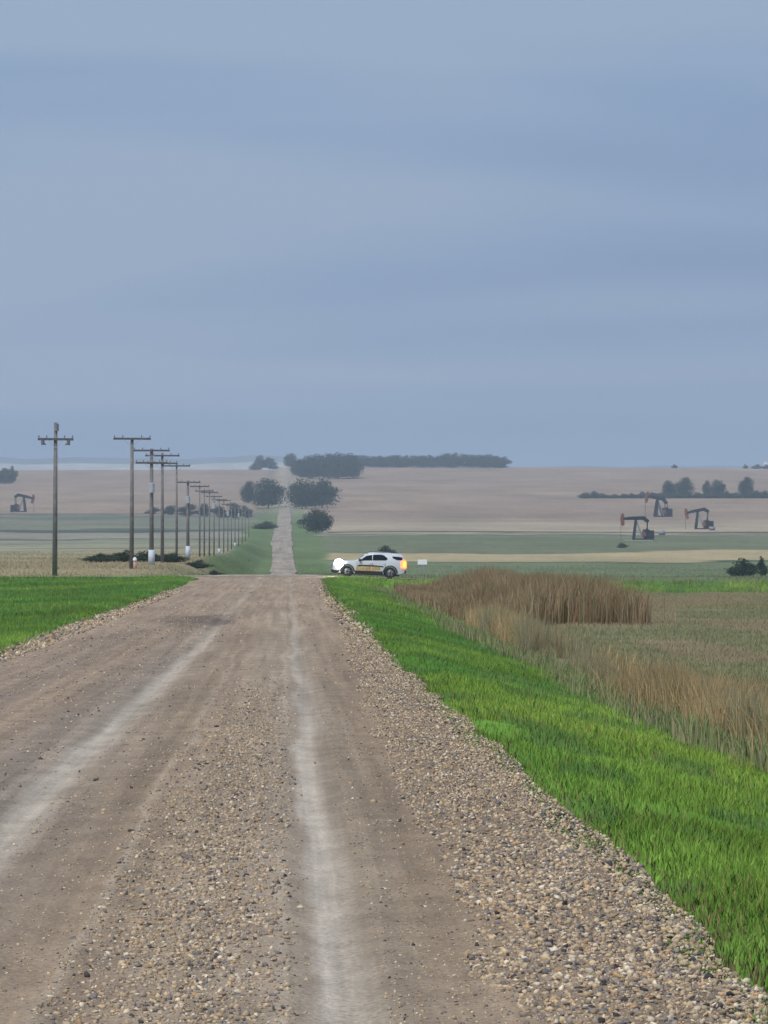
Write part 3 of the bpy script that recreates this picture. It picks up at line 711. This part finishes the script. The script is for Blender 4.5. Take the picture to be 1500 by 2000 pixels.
# left edge clump, far dots, near shrubs
tree('hillside_tree', 'round', 8, 946, 30, 33, 'grey hillside tree at the left edge, left of two', 'pair of hillside trees at left edge')
tree('hillside_tree', 'tall', 25, 945, 22, 36, 'grey hillside tree at the left edge, right of two', 'pair of hillside trees at left edge')
tree('horizon_shrub', 'bush', 1317, 916, 12, 9, 'small dark shrub alone on the right horizon', Y=3980, cat='shrub')
tree('horizon_shrub', 'bush', 1456, 915, 10, 10, 'tiny round shrub on horizon beside the white shed brush', Y=3980, cat='shrub')
tree('horizon_shrub', 'bush', 1478, 914, 20, 10, 'low dark brush on the horizon left of white shed', Y=3980, cat='shrub')
tree('horizon_shrub', 'bush', 1496, 914, 20, 9, 'low dark brush on the horizon in front of white shed', Y=3985, cat='shrub')
tree('field_shrub', 'bush', 1455, 1132, 64, 38, 'dark green shrub in pasture at the right edge', Y=640, cat='shrub')
tree('field_shrub', 'tall', 1487, 1132, 22, 40, 'pointed shrub at the right edge beside a broader one', Y=650, cat='shrub')
tree('field_shrub', 'ragged', 1432, 1132, 26, 20, 'low ragged shrub left of the dark right edge shrub', Y=630, cat='shrub')
tree('field_shrub', 'round', 754, 1100, 36, 40, 'dark shrub showing just above the white vehicle roof', Y=900, cat='shrub')
tree('field_shrub', 'bush', 1216, 1070, 20, 11, 'squat dark shrub in front of the nearest pump jack', cat='shrub')
for i, (px, w, h) in enumerate([(196, 66, 20), (243, 60, 26), (290, 64, 23), (338, 60, 21), (384, 58, 18), (420, 40, 14)]):
    tree('brush_shrub', 'bush', px, 1105, w, h, 'low dark brush behind the power poles, %s from left' % ORD[i], 'dark brush mound behind the poles', Y=430 + 6 * (i % 3), cat='shrub')
for i, (px, b, w, h) in enumerate([(300, 1004, 30, 14), (335, 1006, 40, 20), (368, 1008, 44, 26), (402, 1010, 40, 28), (430, 1012, 36, 26), (456, 1014, 40, 34), (480, 1012, 26, 26)]):
    tree('valley_shrub', 'ragged', px, b, w, h, 'hazy grey-green tree behind the far poles, %s from left' % ORD[i], 'hazy trees behind the far poles')

# ------------------------------------------------------------------ mesh building with bmesh
class B:
    def __init__(s): s.bm = bmesh.new()
    def box(s, c, d, rot=None, bevel=0.0):
        m = Matrix.Translation(c) @ (rot.to_4x4() if rot is not None else Matrix.Identity(4)) @ Matrix.Diagonal((*d, 1))
        r = bmesh.ops.create_cube(s.bm, size=1.0, matrix=m)
        if bevel:
            es = list({e for v in r['verts'] for e in v.link_edges})
            bmesh.ops.bevel(s.bm, geom=es, offset=bevel, segments=1, affect='EDGES')
        return s
    def tube(s, p, q, r0, r1=None, k=10):
        p, q = Vector(p), Vector(q); d = q - p
        bmesh.ops.create_cone(s.bm, cap_ends=True, segments=k, radius1=r0, radius2=r0 if r1 is None else r1, depth=d.length,
                              matrix=Matrix.Translation((p + q) / 2) @ d.to_track_quat('Z', 'Y').to_matrix().to_4x4())
        return s
    def bar(s, p, q, w, h):
        """rectangular bar from p to q, w across (along y), h high"""
        p, q = Vector(p), Vector(q); d = q - p
        x = d.normalized(); y = Vector((0, 1, 0)) if abs(x.y) < 0.9 else Vector((1, 0, 0)); z = x.cross(y).normalized(); y = z.cross(x)
        m = Matrix((x, y, z)).transposed().to_4x4()
        bmesh.ops.create_cube(s.bm, size=1.0, matrix=Matrix.Translation((p + q) / 2) @ m @ Matrix.Diagonal((d.length, w, h, 1)))
        return s
    def prism(s, pts, y0, y1):
        """polygon in the x-z plane extruded along y"""
        a = [s.bm.verts.new((x, y0, z)) for x, z in pts]; b = [s.bm.verts.new((x, y1, z)) for x, z in pts]
        n = len(pts); s.bm.faces.new(a); s.bm.faces.new(b[::-1])
        for i in range(n): s.bm.faces.new((a[i], b[i], b[(i + 1) % n], a[(i + 1) % n]))
        bmesh.ops.recalc_face_normals(s.bm, faces=s.bm.faces[:])
        return s
    def build(s, name, mat, parent, smooth=False, loc=None):
        me = bpy.data.meshes.new(name); s.bm.to_mesh(me); s.bm.free()
        if smooth:
            for p in me.polygons: p.use_smooth = True
        return link(name, me, mat, parent, loc)

# ------------------------------------------------------------------ power poles
def power_pole(px, Y, base_row, top_row, arms, label, transformer=None, sleeve=0.0, brackets=False, spool=False, group='power poles along the road', lean=0.0, rad=0.19):
    X = at(px, Y); Z = gz(X, Y); s = F / Y
    H = EYE + (VY - top_row) / s - Z
    root = empty('power_pole', (X, Y, Z), 0.0); root.rotation_euler = (0, lean, 0.06)
    B().tube((0, 0, -0.4), (0, 0, H), rad, rad * 0.66, 12).build('pole', M_pole, root, True)
    B().tube((0, 0, H), (0, 0, H + 0.05), rad * 0.62, 0.02, 12).build('pole_cap', M_galv, root)
    for row, L in arms:
        z = EYE + (VY - row) / s - Z
        a = B().box((0, -rad - 0.03, z), (L, 0.12, 0.17), bevel=0.012).build('crossarm', M_arm, root)
        for sx in (-1, 1):
            B().bar((sx * L * 0.24, -rad - 0.095, z - 0.05), (0.02 * sx, -rad - 0.03, z - 0.62), 0.02, 0.035).build('brace', M_galv, root)
        for f in (-0.47, -0.25, 0.25, 0.47):
            B().tube((f * L, -rad - 0.03, z + 0.07), (f * L, -rad - 0.03, z + 0.15), 0.02, 0.02, 6).tube((f * L, -rad - 0.03, z + 0.13), (f * L, -rad - 0.03, z + 0.27), 0.062, 0.04, 8).build('insulator', M_ceram, a)
        if brackets:
            for sx in (-1, 1):
                B().bar((sx * L * 0.42, -rad - 0.12, z - 0.02), (sx * L * 0.27, -rad - 0.12, z - 0.42), 0.05, 0.09).tube((sx * L * 0.36, -rad - 0.12, z - 0.42), (sx * L * 0.36, -rad - 0.12, z - 0.08), 0.11, 0.13, 8).build('fuse_cutout', M_ceram, a)
    if spool:
        B().tube((0.09, -rad, H - 0.62), (0.09, -rad, H - 0.1), 0.14, 0.12, 8).build('ridge_pin', M_ceram, root)
    if transformer:
        z = EYE + (VY - transformer) / s - Z
        t = B().tube((0, -rad - 0.3, z - 0.45), (0, -rad - 0.3, z + 0.40), 0.27, 0.27, 14).tube((0, -rad - 0.3, z + 0.40), (0, -rad - 0.3, z + 0.46), 0.29, 0.22, 14).build('transformer', M_galv, root)
        B().tube((0.08, -rad - 0.36, z + 0.45), (0.08, -rad - 0.36, z + 0.72), 0.05, 0.03, 8).build('bushing', M_ceram, t)
    if sleeve:
        B().tube((0, 0, 0.02), (0, 0, sleeve), rad + 0.10, rad + 0.07, 12).build('guard_sleeve', M_sleeve, root, True)
    return tag(root, label, 'power pole', group)
power_pole(107, 292.5, 1122, 825, [(858, 2.55)], 'nearest wooden power pole, its crossarm well below the top', brackets=True, spool=True, lean=0.006)
power_pole(257, 333, 1110, 855, [(857, 3.05)], 'wooden power pole with one T-shaped crossarm, second from left', lean=0.004)
power_pole(296, 383, 1105, 876, [(880, 3.4), (904, 3.0)], 'power pole with pale sleeve at its foot and a high transformer', transformer=953, sleeve=1.45, rad=0.225)
power_pole(317, 428, 1102, 884, [(890, 3.6), (905, 3.2)], 'two-armed power pole close behind the sleeved transformer pole')
power_pole(345, 480, 1096, 906, [(910, 3.2)], 'slim hazy power pole, fifth from left', rad=0.15)
power_pole(367, 523, 1090, 938, [(942, 3.2)], 'power pole with pale sleeve and transformer, sixth from left', transformer=976, sleeve=1.6, rad=0.225)
for i, (px, Y, top) in enumerate([(390, 593, 946), (399, 628, 955), (409, 670, 958), (418, 715, 966), (428, 770, 972), (437, 825, 974), (445, 885, 981), (452, 940, 983), (459, 1005, 986), (466, 1080, 984), (473, 1160, 988), (479, 1240, 992), (486, 1360, 992)]):
    power_pole(px, Y, 0, top, [(top + 4, 2.8)], 'hazy far power pole, %s beyond the second sleeved pole' % ORD[i], transformer=(top + 22 if i in (3, 6, 9) else None), sleeve=1.2 if i in (4, 8) else 0, rad=0.13)

# marker post in front of the second pole
Xm, Ym = at(263.5, 331), 331.0
root = empty('marker_post', (Xm, Ym, gz(Xm, Ym)))
B().tube((0, 0, -0.2), (0, 0, 0.62), 0.13, 0.13, 12).build('post', M_pink, root, True)
B().tube((0, 0, 0.62), (0, 0, 0.86), 0.16, 0.16, 12).tube((0, 0, 0.86), (0, 0, 0.98), 0.16, 0.05, 12).build('cap', M_white, root, True)
tag(root, 'short faded pink marker post with white cap by power pole', 'marker post')

# white board beyond the vehicle
Xs, Ys = at(825, 297), 297.0
root = empty('roadside_sign', (Xs, Ys, gz(Xs, Ys)))
B().box((0, 0, 0.98 + 0.25), (0.68, 0.03, 0.37), bevel=0.01).build('panel', M_white, root)
for sx in (-0.24, 0.24): B().box((sx, 0.04, 0.55), (0.05, 0.04, 1.5)).build('post', M_greyst, root)
B().box((0, 0.02, 0.98 + 0.25), (0.62, 0.012, 0.30)).build('back_frame', M_greyst, root)
tag(root, 'small white blank sign panel right of the white vehicle', 'sign')

# white shed on the right horizon
Yh = 4030.0; Xh = at(1507, Yh); Zh = gz(Xh, Yh)
root = empty('white_shed', (Xh, Yh, Zh - 0.3), 0.1)
w = B().box((0, 0, 2.4), (14, 9, 4.8)).build('wall', M_white, root)
B().prism([(-7.4, 4.7), (7.4, 4.7), (6.6, 7.2), (-6.6, 7.2)], -4.9, 4.9).build('roof', M_white, root)
B().box((2.0, -4.53, 1.9), (3.6, 0.08, 3.6)).build('door', M_greyst, w)
tag(root, 'white shed on the far right horizon behind dark brush', 'shed')

# ------------------------------------------------------------------ pump jacks
def pumpjack(px, base, h_px, label, flip=1, tilt=0.0, rz=0.0, ymin=1200, Y=None):
    if Y is None: X, Y, Z = on_ground(px, base, ymin)
    else: X = at(px, Y); Z = gz(X, Y)
    k = h_px / (F / Y) / 9.0
    root = empty('pump_jack', (X, Y, Z), rz); root.scale = (flip * k, k, k)
    B().box((1.0, 0, 0.05), (9.5, 3.4, 0.4)).build('concrete_pad', M_conc, root)
    B().bar((-1.0, -0.9, 0.5), (6.2, -0.9, 0.5), 0.35, 0.45).bar((-1.0, 0.9, 0.5), (6.2, 0.9, 0.5), 0.35, 0.45).bar((0.2, -0.9, 0.5), (0.2, 0.9, 0.5), 0.3, 0.3).bar((5, -0.9, 0.5), (5, 0.9, 0.5), 0.3, 0.3).build('skid', M_steel_dark, root)
    # samson post: two front legs, one rear leg pair, brace
    pv = Vector((0.2, 0, 7.0))
    for sy in (-1, 1):
        B().bar((-0.6, sy * 1.0, 0.7), (0.15, sy * 0.28, 6.9), 0.5, 0.85).build('samson_post_leg', M_steel_dark, root)
        B().bar((2.6, sy * 0.8, 0.7), (0.3, sy * 0.22, 6.9), 0.3, 0.42).build('samson_post_leg', M_greyst, root)
    B().bar((-0.25, -0.72, 3.4), (-0.25, 0.72, 3.4), 0.2, 0.2).bar((1.55, 0, 3.4), (-0.2, 0, 3.4), 0.2, 0.2).build('cross_brace', M_greyst, root)
    B().box((0.2, 0, 7.0), (0.7, 0.9, 0.5)).build('saddle_bearing', M_steel_dark, root)
    ct, st = math.cos(tilt), math.sin(tilt)
    def T(x, z): return (0.2 + x * ct - z * st, 7.35 + x * st + z * ct)
    # walking beam with drooping rear, horse head
    def pr(pts): return [T(*p) for p in pts]
    B().prism(pr([(-4.3, -0.25), (2.3, -0.4), (3.8, -1.6), (4.5, -0.7), (2.9, 0.85), (-2.0, 0.85), (-4.3, 0.55)]), -0.42, 0.42).build('walking_beam', M_steel_dark, root)
    hh = B().prism(pr([(-3.95, 1.6), (-3.95, -1.9), (-4.75, -2.4), (-5.25, -1.0), (-5.3, 0.5), (-5.0, 1.6), (-4.5, 2.2)]), -0.3, 0.3).build('horse_head', M_rust, root)
    hx, hz = T(-5.15, -0.9)
    B().tube((hx, -0.12, 1.4), (hx, -0.12, hz), 0.06, 0.06, 6).tube((hx, 0.12, 1.4), (hx, 0.12, hz), 0.06, 0.06, 6).build('bridle_cable', M_rust, hh)
    B().tube((hx, 0, 0.1), (hx, 0, 1.3), 0.22, 0.16, 8).box((hx, 0, 1.35), (0.3, 0.7, 0.18)).build('wellhead', M_greyst, root)
    # equaliser, pitman arms, cranks, counterweights, gearbox
    ex, ez = T(3.9, -0.6)
    cx, cz = 3.4, 3.0
    B().bar((ex, -1.15, ez), (ex, 1.15, ez), 0.3, 0.35).build('equaliser', M_steel_dark, root)
    for sy in (-1.1, 1.1):
        B().bar((ex, sy, ez), (cx + 0.55, sy, cz + 1.0), 0.16, 0.24).build('pitman_arm', M_steel_dark, root)
        c = B().bar((cx + 0.6, sy * 0.86, cz + 1.1), (cx - 0.6, sy * 0.86, cz - 1.2), 0.18, 0.5).build('crank', M_steel_dark, root)
        B().prism([(cx - 1.35, cz - 0.9), (cx - 0.2, cz - 1.75), (cx + 0.25, cz - 1.0), (cx - 0.35, cz + 0.25), (cx - 1.1, cz + 0.1)], sy * 1.02 - 0.2, sy * 1.02 + 0.2).build('counterweight', M_rust, c)
    B().box((3.6, 0, 2.2), (2.3, 1.3, 3.2), bevel=0.12).build('gearbox', M_steel_dark, root)
    B().box((5.35, 0, 2.05), (1.9, 2.1, 2.9), bevel=0.1).build('engine_housing', M_steel_dark, root)
    B().tube((4.9, -1.15, 1.9), (4.9, -0.95, 1.9), 0.75, 0.75, 14).build('belt_guard', M_steel_dark, root)
    return tag(root, label, 'pump jack', 'pump jacks in the fields')
pumpjack(1241, 1056, 52, 'nearest pump jack with level beam, left of the front two', tilt=0.03)
pumpjack(1283, 1011, 45, 'farthest and highest of the three pump jacks at right', tilt=-0.16, rz=0.35)
pumpjack(1362, 1035, 45, 'rightmost pump jack with its rusty head dipped low', tilt=0.20, rz=-0.25)
pumpjack(47, 1001, 38, 'faint hazy pump jack standing alone on the left slope', flip=-1, tilt=0.22, rz=0.3, ymin=1500)
# field kit beside the pump jacks
def tank_thing(px, base, label, Y=None):
    X, Y, Z = on_ground(px, base, 1200)
    root = empty('field_tank', (X, Y, Z))
    B().tube((-1.1, 0, 0.95), (1.1, 0, 0.95), 0.7, 0.7, 14).build('tank', M_greyst, root, True)
    for sx in (-0.7, 0.7): B().box((sx, 0, 0.2), (0.15, 1.2, 0.5)).build('leg', M_steel_dark, root)
    B().tube((0.3, 0, 1.6), (0.3, 0, 1.95), 0.1, 0.1, 8).build('vent', M_steel_dark, root)
    return tag(root, label, 'tank', 'small field tanks by the pump jacks')
tank_thing(1293, 1046, 'small dark tank just right of the nearest pump jack')
tank_thing(1391, 1037, 'small tank right of the rightmost pump jack')

# ------------------------------------------------------------------ the white patrol vehicle
M_paint = plain('white_car_paint', (0.57, 0.59, 0.63), 0.28, var=0.03, scale=1.5, spec=0.5, coat=0.4)
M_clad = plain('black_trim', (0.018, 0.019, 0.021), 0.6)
M_tyre = plain('tyre_rubber', (0.02, 0.02, 0.022), 0.85)
M_rim = plain('grey_steel_rim', (0.16, 0.16, 0.18), 0.5, 0.4)
M_glass = plain('tinted_glass', (0.012, 0.018, 0.028), 0.12, var=0.05, spec=0.6)
M_gold = plain('gold_vinyl', (0.56, 0.37, 0.09), 0.5)
M_goldedge = plain('dark_gold_vinyl', (0.16, 0.105, 0.035), 0.5)
M_stripe = plain('dark_brown_stripe', (0.045, 0.032, 0.026), 0.5)
M_head = plain('lit_headlight', (0.9, 0.9, 0.9), 0.3, emit=(1.0, 0.99, 0.95), es=90.0)
M_tail = plain('lit_tail_light', (0.6, 0.04, 0.02), 0.3, emit=(1.0, 0.10, 0.025), es=3.2)
M_tailcore = plain('lit_tail_core', (0.8, 0.4, 0.1), 0.3, emit=(1.0, 0.24, 0.03), es=2.8)

def patrol_vehicle(X, Y, zf, zr_):
    wb, xf = 2.98, -1.50; xr = xf + wb; wr = 0.385
    pitch = math.atan2(zf - zr_, wb)
    root = empty('patrol_vehicle', (X, Y, 0)); root.rotation_euler = (0, pitch, 0.0)
    root.location.z = zf - math.sin(pitch) * (-xf) * 1.0
    def top(x):     # roof / hood line
        return float(np.interp(x, [-2.52, -2.45, -2.2, -1.6, -1.05, -0.86, -0.30, 0.05, 0.6, 1.4, 2.1, 2.34, 2.46, 2.53], [0.80, 0.93, 1.03, 1.12, 1.16, 1.19, 1.60, 1.735, 1.785, 1.775, 1.70, 1.62, 1.15, 0.98]))
    def belt(x):
        return float(np.interp(x, [-2.52, -2.45, -2.2, -1.6, -1.05, -0.86, 0.5, 1.6, 2.34, 2.46, 2.53], [0.76, 0.86, 0.96, 1.05, 1.10, 1.12, 1.155, 1.20, 1.22, 1.08, 0.94]))
    def hw(x): return float(np.interp(x, [-2.53, -2.42, -2.15, -1.5, 1.8, 2.35, 2.53], [0.62, 0.82, 0.955, 1.0, 1.0, 0.94, 0.84]))
    def bot(x):
        z = float(np.interp(x, [-2.53, -2.3, -1.9, 2.0, 2.4, 2.53], [0.34, 0.25, 0.24, 0.26, 0.36, 0.45]))
        for xc in (xf, xr):
            d = abs(x - xc)
            if d < 0.455: z = max(z, 0.39 + math.sqrt(0.455 ** 2 - d * d))
        return z
    st = sorted(set([-2.53, -2.47, -2.38, -2.2, -2.05, -1.05, -0.95, -0.86, -0.7, -0.5, -0.30, -0.1, 0.1, 0.35, 0.6, 0.85, 1.02, 1.94, 2.05, 2.2, 2.34, 2.42, 2.48, 2.53]
                    + [round(xc + 0.456 * math.sin(a * math.pi / 2), 4) for xc in (xf, xr) for a in (-1, -0.985, -0.85, -0.65, -0.4, -0.2, 0, 0.2, 0.4, 0.65, 0.85, 0.985, 1)]))
    def sec(x):
        b, t_, z0, w = belt(x), top(x), bot(x), hw(x)
        cab = max(0.0, min(1.0, (t_ - b) / 0.55))
        rw = w * (0.93 - 0.16 * cab)
        mid = max(z0 + 0.05, 0.72)
        pts = [(0, z0), (w * 0.80, z0), (w * 0.975, z0 + 0.03), (w, mid), (w * 0.985, (mid + b) / 2 + 0.02), (w * 0.955, b), (rw + 0.035, t_ - 0.10 * max(cab, 0.3)), (rw * 0.90, t_ - 0.02), (0, t_ + 0.015 + 0.02 * cab)]
        return pts
    bm = bmesh.new(); rings = []
    for x in st:
        p = sec(x); ring = [bm.verts.new((x, -y, z)) for y, z in p] + [bm.verts.new((x, y, z)) for y, z in p[-2:0:-1]]
        rings.append(ring)
    nr = len(rings[0])
    for a, b in zip(rings, rings[1:]):
        for i in range(nr): bm.faces.new((a[i], a[(i + 1) % nr], b[(i + 1) % nr], b[i]))
    bm.faces.new(rings[0]); bm.faces.new(rings[-1][::-1])
    bmesh.ops.recalc_face_normals(bm, faces=bm.faces[:])
    me = bpy.data.meshes.new('body'); bm.to_mesh(me); bm.free()
    for p in me.polygons: p.use_smooth = True
    body = link('body', me, M_paint, root)
    try: me.set_sharp_from_angle(angle=math.radians(38))
    except Exception: pass
    def side_pt(x, t, sy, out=0.008):
        p = sec(x); (y0, z0), (y1, z1) = p[5], p[6]
        y, z = y0 + (y1 - y0) * t, z0 + (z1 - z0) * t
        return (x, sy * (y + out), z + 0.002)
    def side_glass(name, xs_, t0, t1, sy):
        """strip of glass between belt and roof; t0, t1 functions of x"""
        bm = bmesh.new(); lo = [bm.verts.new(side_pt(x, t0(x), sy)) for x in xs_]; hi = [bm.verts.new(side_pt(x, t1(x), sy)) for x in xs_]
        for i in range(len(xs_) - 1): bm.faces.new((lo[i], lo[i + 1], hi[i + 1], hi[i]))
        bmesh.ops.solidify(bm, geom=bm.faces[:], thickness=0.012)
        me = bpy.data.meshes.new(name); bm.to_mesh(me); bm.free()
        return link(name, me, M_glass, root)
    for sy in (-1, 1):
        side_glass('side_window', [-0.74, -0.55, -0.38, -0.2, 0.0, 0.2], lambda x: 0.10, lambda x: 0.88 * min(1, 0.16 + 1.0 * (x + 0.80) / 0.62), sy)
        side_glass('side_window', [0.24, 0.5, 0.8, 1.0, 1.12, 1.26], lambda x: 0.10 + (0.12 if x > 1.2 else 0), lambda x: 0.88 - max(0, (x - 0.95)) * 1.5, sy)
        side_glass('quarter_window', [1.60, 1.75, 1.95, 2.15, 2.30], lambda x: 0.16 + 0.42 * max(0, (1.9 - x) / 0.3) * 0.8, lambda x: 0.74, sy)
        # wheel arches, sill trim and its painted shade
        for xc in (xf, xr):
            bm = bmesh.new(); n = 14; vs_ = []
            for i in range(n + 1):
                a = math.pi * i / n
                ring = []
                for r_, y_ in ((0.452, 0.985), (0.452, 1.018), (0.515, 1.018), (0.515, 0.985)):
                    ring.append(bm.verts.new((xc - r_ * math.cos(a), sy * y_, 0.385 + r_ * math.sin(a))))
                vs_.append(ring)
            for a, b in zip(vs_, vs_[1:]):
                for j in range(4): bm.faces.new((a[j], a[(j + 1) % 4], b[(j + 1) % 4], b[j]))
            bm.faces.new(vs_[0]); bm.faces.new(vs_[-1][::-1]); bmesh.ops.recalc_face_normals(bm, faces=bm.faces[:])
            me = bpy.data.meshes.new('wheel_arch'); bm.to_mesh(me); bm.free(); link('wheel_arch', me, M_clad, root)
        B().box(((xf + xr) / 2, sy * 0.985, 0.33), (wb - 1.06, 0.07, 0.28), bevel=0.02).build('sill_trim_and_shade', M_clad, root)  # black trim made taller to carry the shade along the lower body
        mr = B().box((-0.66, sy * 1.10, 1.20), (0.16, 0.22, 0.17), bevel=0.04).build('door_mirror', M_clad, root)
        B().box((-0.60, sy * 1.10, 1.20), (0.05, 0.18, 0.13)).build('mirror_glass', M_glass, mr)
        for hx in (0.10, 1.06): B().box((hx, sy * 1.0, 0.985), (0.20, 0.03, 0.03), bevel=0.008).build('door_handle', M_paint, root)
        for dx in (-0.86, 0.22, 1.12): B().box((dx, sy * 1.0015, 0.75), (0.012, 0.012, 0.62)).build('door_gap', M_clad, root)
        # dark stripe and gold lettering
        B().prism([(-0.80, 0.865), (0.30, 0.885), (1.00, 0.83), (1.00, 0.755), (0.3, 0.785), (-0.80, 0.785)], sy * 1.004, sy * 1.0095).build('stripe', M_stripe, root)
        # lamps
        bm = bmesh.new(); c = bm.verts.new((-2.17, sy * 0.985, 0.965)); ring = []
        for i in range(18):
            a = 2 * math.pi * i / 18; x = -2.10 + 0.30 * math.cos(a); z = 0.93 + 0.28 * math.sin(a)
            ring.append(bm.verts.new((x, sy * (hw(x) + 0.012), z)))
        c.co = (-2.08, sy * (hw(-2.08) + 0.075), 0.93)
        for i in range(18): bm.faces.new((c, ring[i], ring[(i + 1) % 18]))
        bmesh.ops.recalc_face_normals(bm, faces=bm.faces[:])
        bmesh.ops.solidify(bm, geom=bm.faces[:], thickness=0.03)
        me = bpy.data.meshes.new('headlight'); bm.to_mesh(me); bm.free(); link('headlight', me, M_head, root)
        tl = B().prism([(2.20, 0.76), (2.50, 0.70), (2.60, 0.80), (2.585, 1.18), (2.48, 1.31), (2.24, 1.27)], sy * 0.80, sy * 0.965).build('tail_light', M_tail, root)
        B().prism([(2.38, 0.84), (2.50, 0.82), (2.50, 1.18), (2.40, 1.20)], sy * 0.955, sy * 0.975).build('lamp_core', M_tailcore, tl)
        # wheels
        for xc in (xf, xr):
            wroot = B().tube((0, -0.115, 0), (0, 0.115, 0), 0.235, 0.235, 20).build('wheel', M_rim, root, True, (xc, sy * 0.885, wr))
            bm = bmesh.new(); n = 24; rs = []
            for i in range(n):
                a = 2 * math.pi * i / n
                rs.append([bm.verts.new((r_ * math.cos(a), y_, r_ * math.sin(a))) for r_, y_ in ((0.235, -0.11), (0.35, -0.125), (wr, -0.09), (wr, 0.09), (0.35, 0.125), (0.235, 0.11))])
            for i in range(n):
                a, b = rs[i], rs[(i + 1) % n]
                for j in range(6): bm.faces.new((a[j], a[(j + 1) % 6], b[(j + 1) % 6], b[j]))
            bmesh.ops.recalc_face_normals(bm, faces=bm.faces[:])
            me = bpy.data.meshes.new('tyre'); bm.to_mesh(me); bm.free(); link('tyre', me, M_tyre, wroot)
            B().tube((0, sy * 0.10, 0), (0, sy * 0.135, 0), 0.075, 0.06, 12).build('hub_cap', M_clad, wroot)
            for q in range(5):
                a = q * 2 * math.pi / 5 + 0.3
                B().bar((0.06 * math.cos(a), sy * 0.121, 0.06 * math.sin(a)), (0.22 * math.cos(a), sy * 0.121, 0.22 * math.sin(a)), 0.02, 0.05).build('spoke', M_greyst, wroot)
    # glass front and back, bumpers, grille, spoiler, roof rails
    def cap_glass(name, x0, x1, inset, out):
        bm = bmesh.new(); vv = []
        for x in (x0, (x0 + x1) / 2, x1):
            p = sec(x); w_ = p[7][0] * inset; z = top(x) + out
            vv.append([bm.verts.new((x, -w_, z - 0.01)), bm.verts.new((x, 0, z + 0.022)), bm.verts.new((x, w_, z - 0.01))])
        for a, b in zip(vv, vv[1:]):
            for j in range(2): bm.faces.new((a[j], a[j + 1], b[j + 1], b[j]))
        bmesh.ops.recalc_face_normals(bm, faces=bm.faces[:]); bmesh.ops.solidify(bm, geom=bm.faces[:], thickness=0.012)
        me = bpy.data.meshes.new(name); bm.to_mesh(me); bm.free(); link(name, me, M_glass, root)
    cap_glass('windscreen', -0.78, -0.12, 0.96, 0.014)
    cap_glass('rear_window', 2.36, 2.44, 0.92, 0.02)
    B().box((-2.29, 0, 0.40), (0.60, 1.93, 0.30), bevel=0.09).build('front_bumper', M_clad, root)
    B().box((-2.535, 0, 0.72), (0.05, 1.15, 0.26), bevel=0.02).build('grille', M_clad, root)
    B().box((2.46, 0, 0.50), (0.22, 1.72, 0.24), bevel=0.06).build('rear_bumper', M_clad, root)
    B().prism([(2.18, 1.715), (2.46, 1.665), (2.48, 1.635), (2.18, 1.66)], -0.62, 0.62).build('spoiler', M_paint, root)
    B().box((0.0, 0, 0.27), (4.2, 1.5, 0.16)).build('underbody_shade', M_clad, root)  # dark box added beneath the body as its contact shade
    for sy in (-1, 1): B().bar((0.0, sy * 0.66, 1.80), (2.0, sy * 0.66, 1.765), 0.035, 0.035).build('roof_rail', M_clad, root)
    # lettering on both sides
    for sy in (-1, 1):
        for nm, mat, off, dy in (('lettering_outline', M_goldedge, 0.026, 1.0035), ('lettering', M_gold, 0.014, 1.0075)):
            cu = bpy.data.curves.new('lettering', 'FONT'); cu.body = 'SHERIFF'; cu.size = 0.43; cu.align_x = 'CENTER'; cu.align_y = 'CENTER'
            cu.offset = off; cu.extrude = 0.0015; cu.space_character = 1.12; cu.resolution_u = 3
            to = bpy.data.objects.new('tmp', cu); COL.objects.link(to)
            dg = bpy.context.evaluated_depsgraph_get(); me = bpy.data.meshes.new_from_object(to.evaluated_get(dg))
            bpy.data.objects.remove(to); bpy.data.curves.remove(cu); me.materials.clear()
            o = link(nm, me, mat, body)
            o.rotation_euler = (math.pi / 2, 0, 0 if sy < 0 else math.pi); o.location = (-0.06, sy * dy, 0.60)
    return tag(root, 'white patrol car with gold lettering, headlights and tail lights lit', 'car')
XV, YV = at(719.5, 284.6), 284.6
cz_ = lambda x: float(xroad_z(np.array([x]), np.array([YV]))[0])
patrol_vehicle(XV, YV, cz_(XV - 1.5), cz_(XV + 1.48))

# ------------------------------------------------------------------ haze
me = bpy.data.meshes.new('haze'); bm = bmesh.new()
bmesh.ops.create_cube(bm, size=1.0, matrix=Matrix.Translation((200, 5700, 125)) @ Matrix.Diagonal((10800, 12600, 262, 1)))
bm.to_mesh(me); bm.free()
m, t, out = new_mat('haze')
pv = N(t, 'ShaderNodeVolumePrincipled'); pv.inputs['Color'].default_value = (0.70, 0.84, 1.0, 1); pv.inputs['Density'].default_value = 0.00014
pv.inputs['Anisotropy'].default_value = 0.2
t.links.new(pv.outputs[0], out.inputs['Volume'])
tag(link('haze', me, m), 'pale blue haze lying over the far fields and hills', 'haze', kind='stuff')
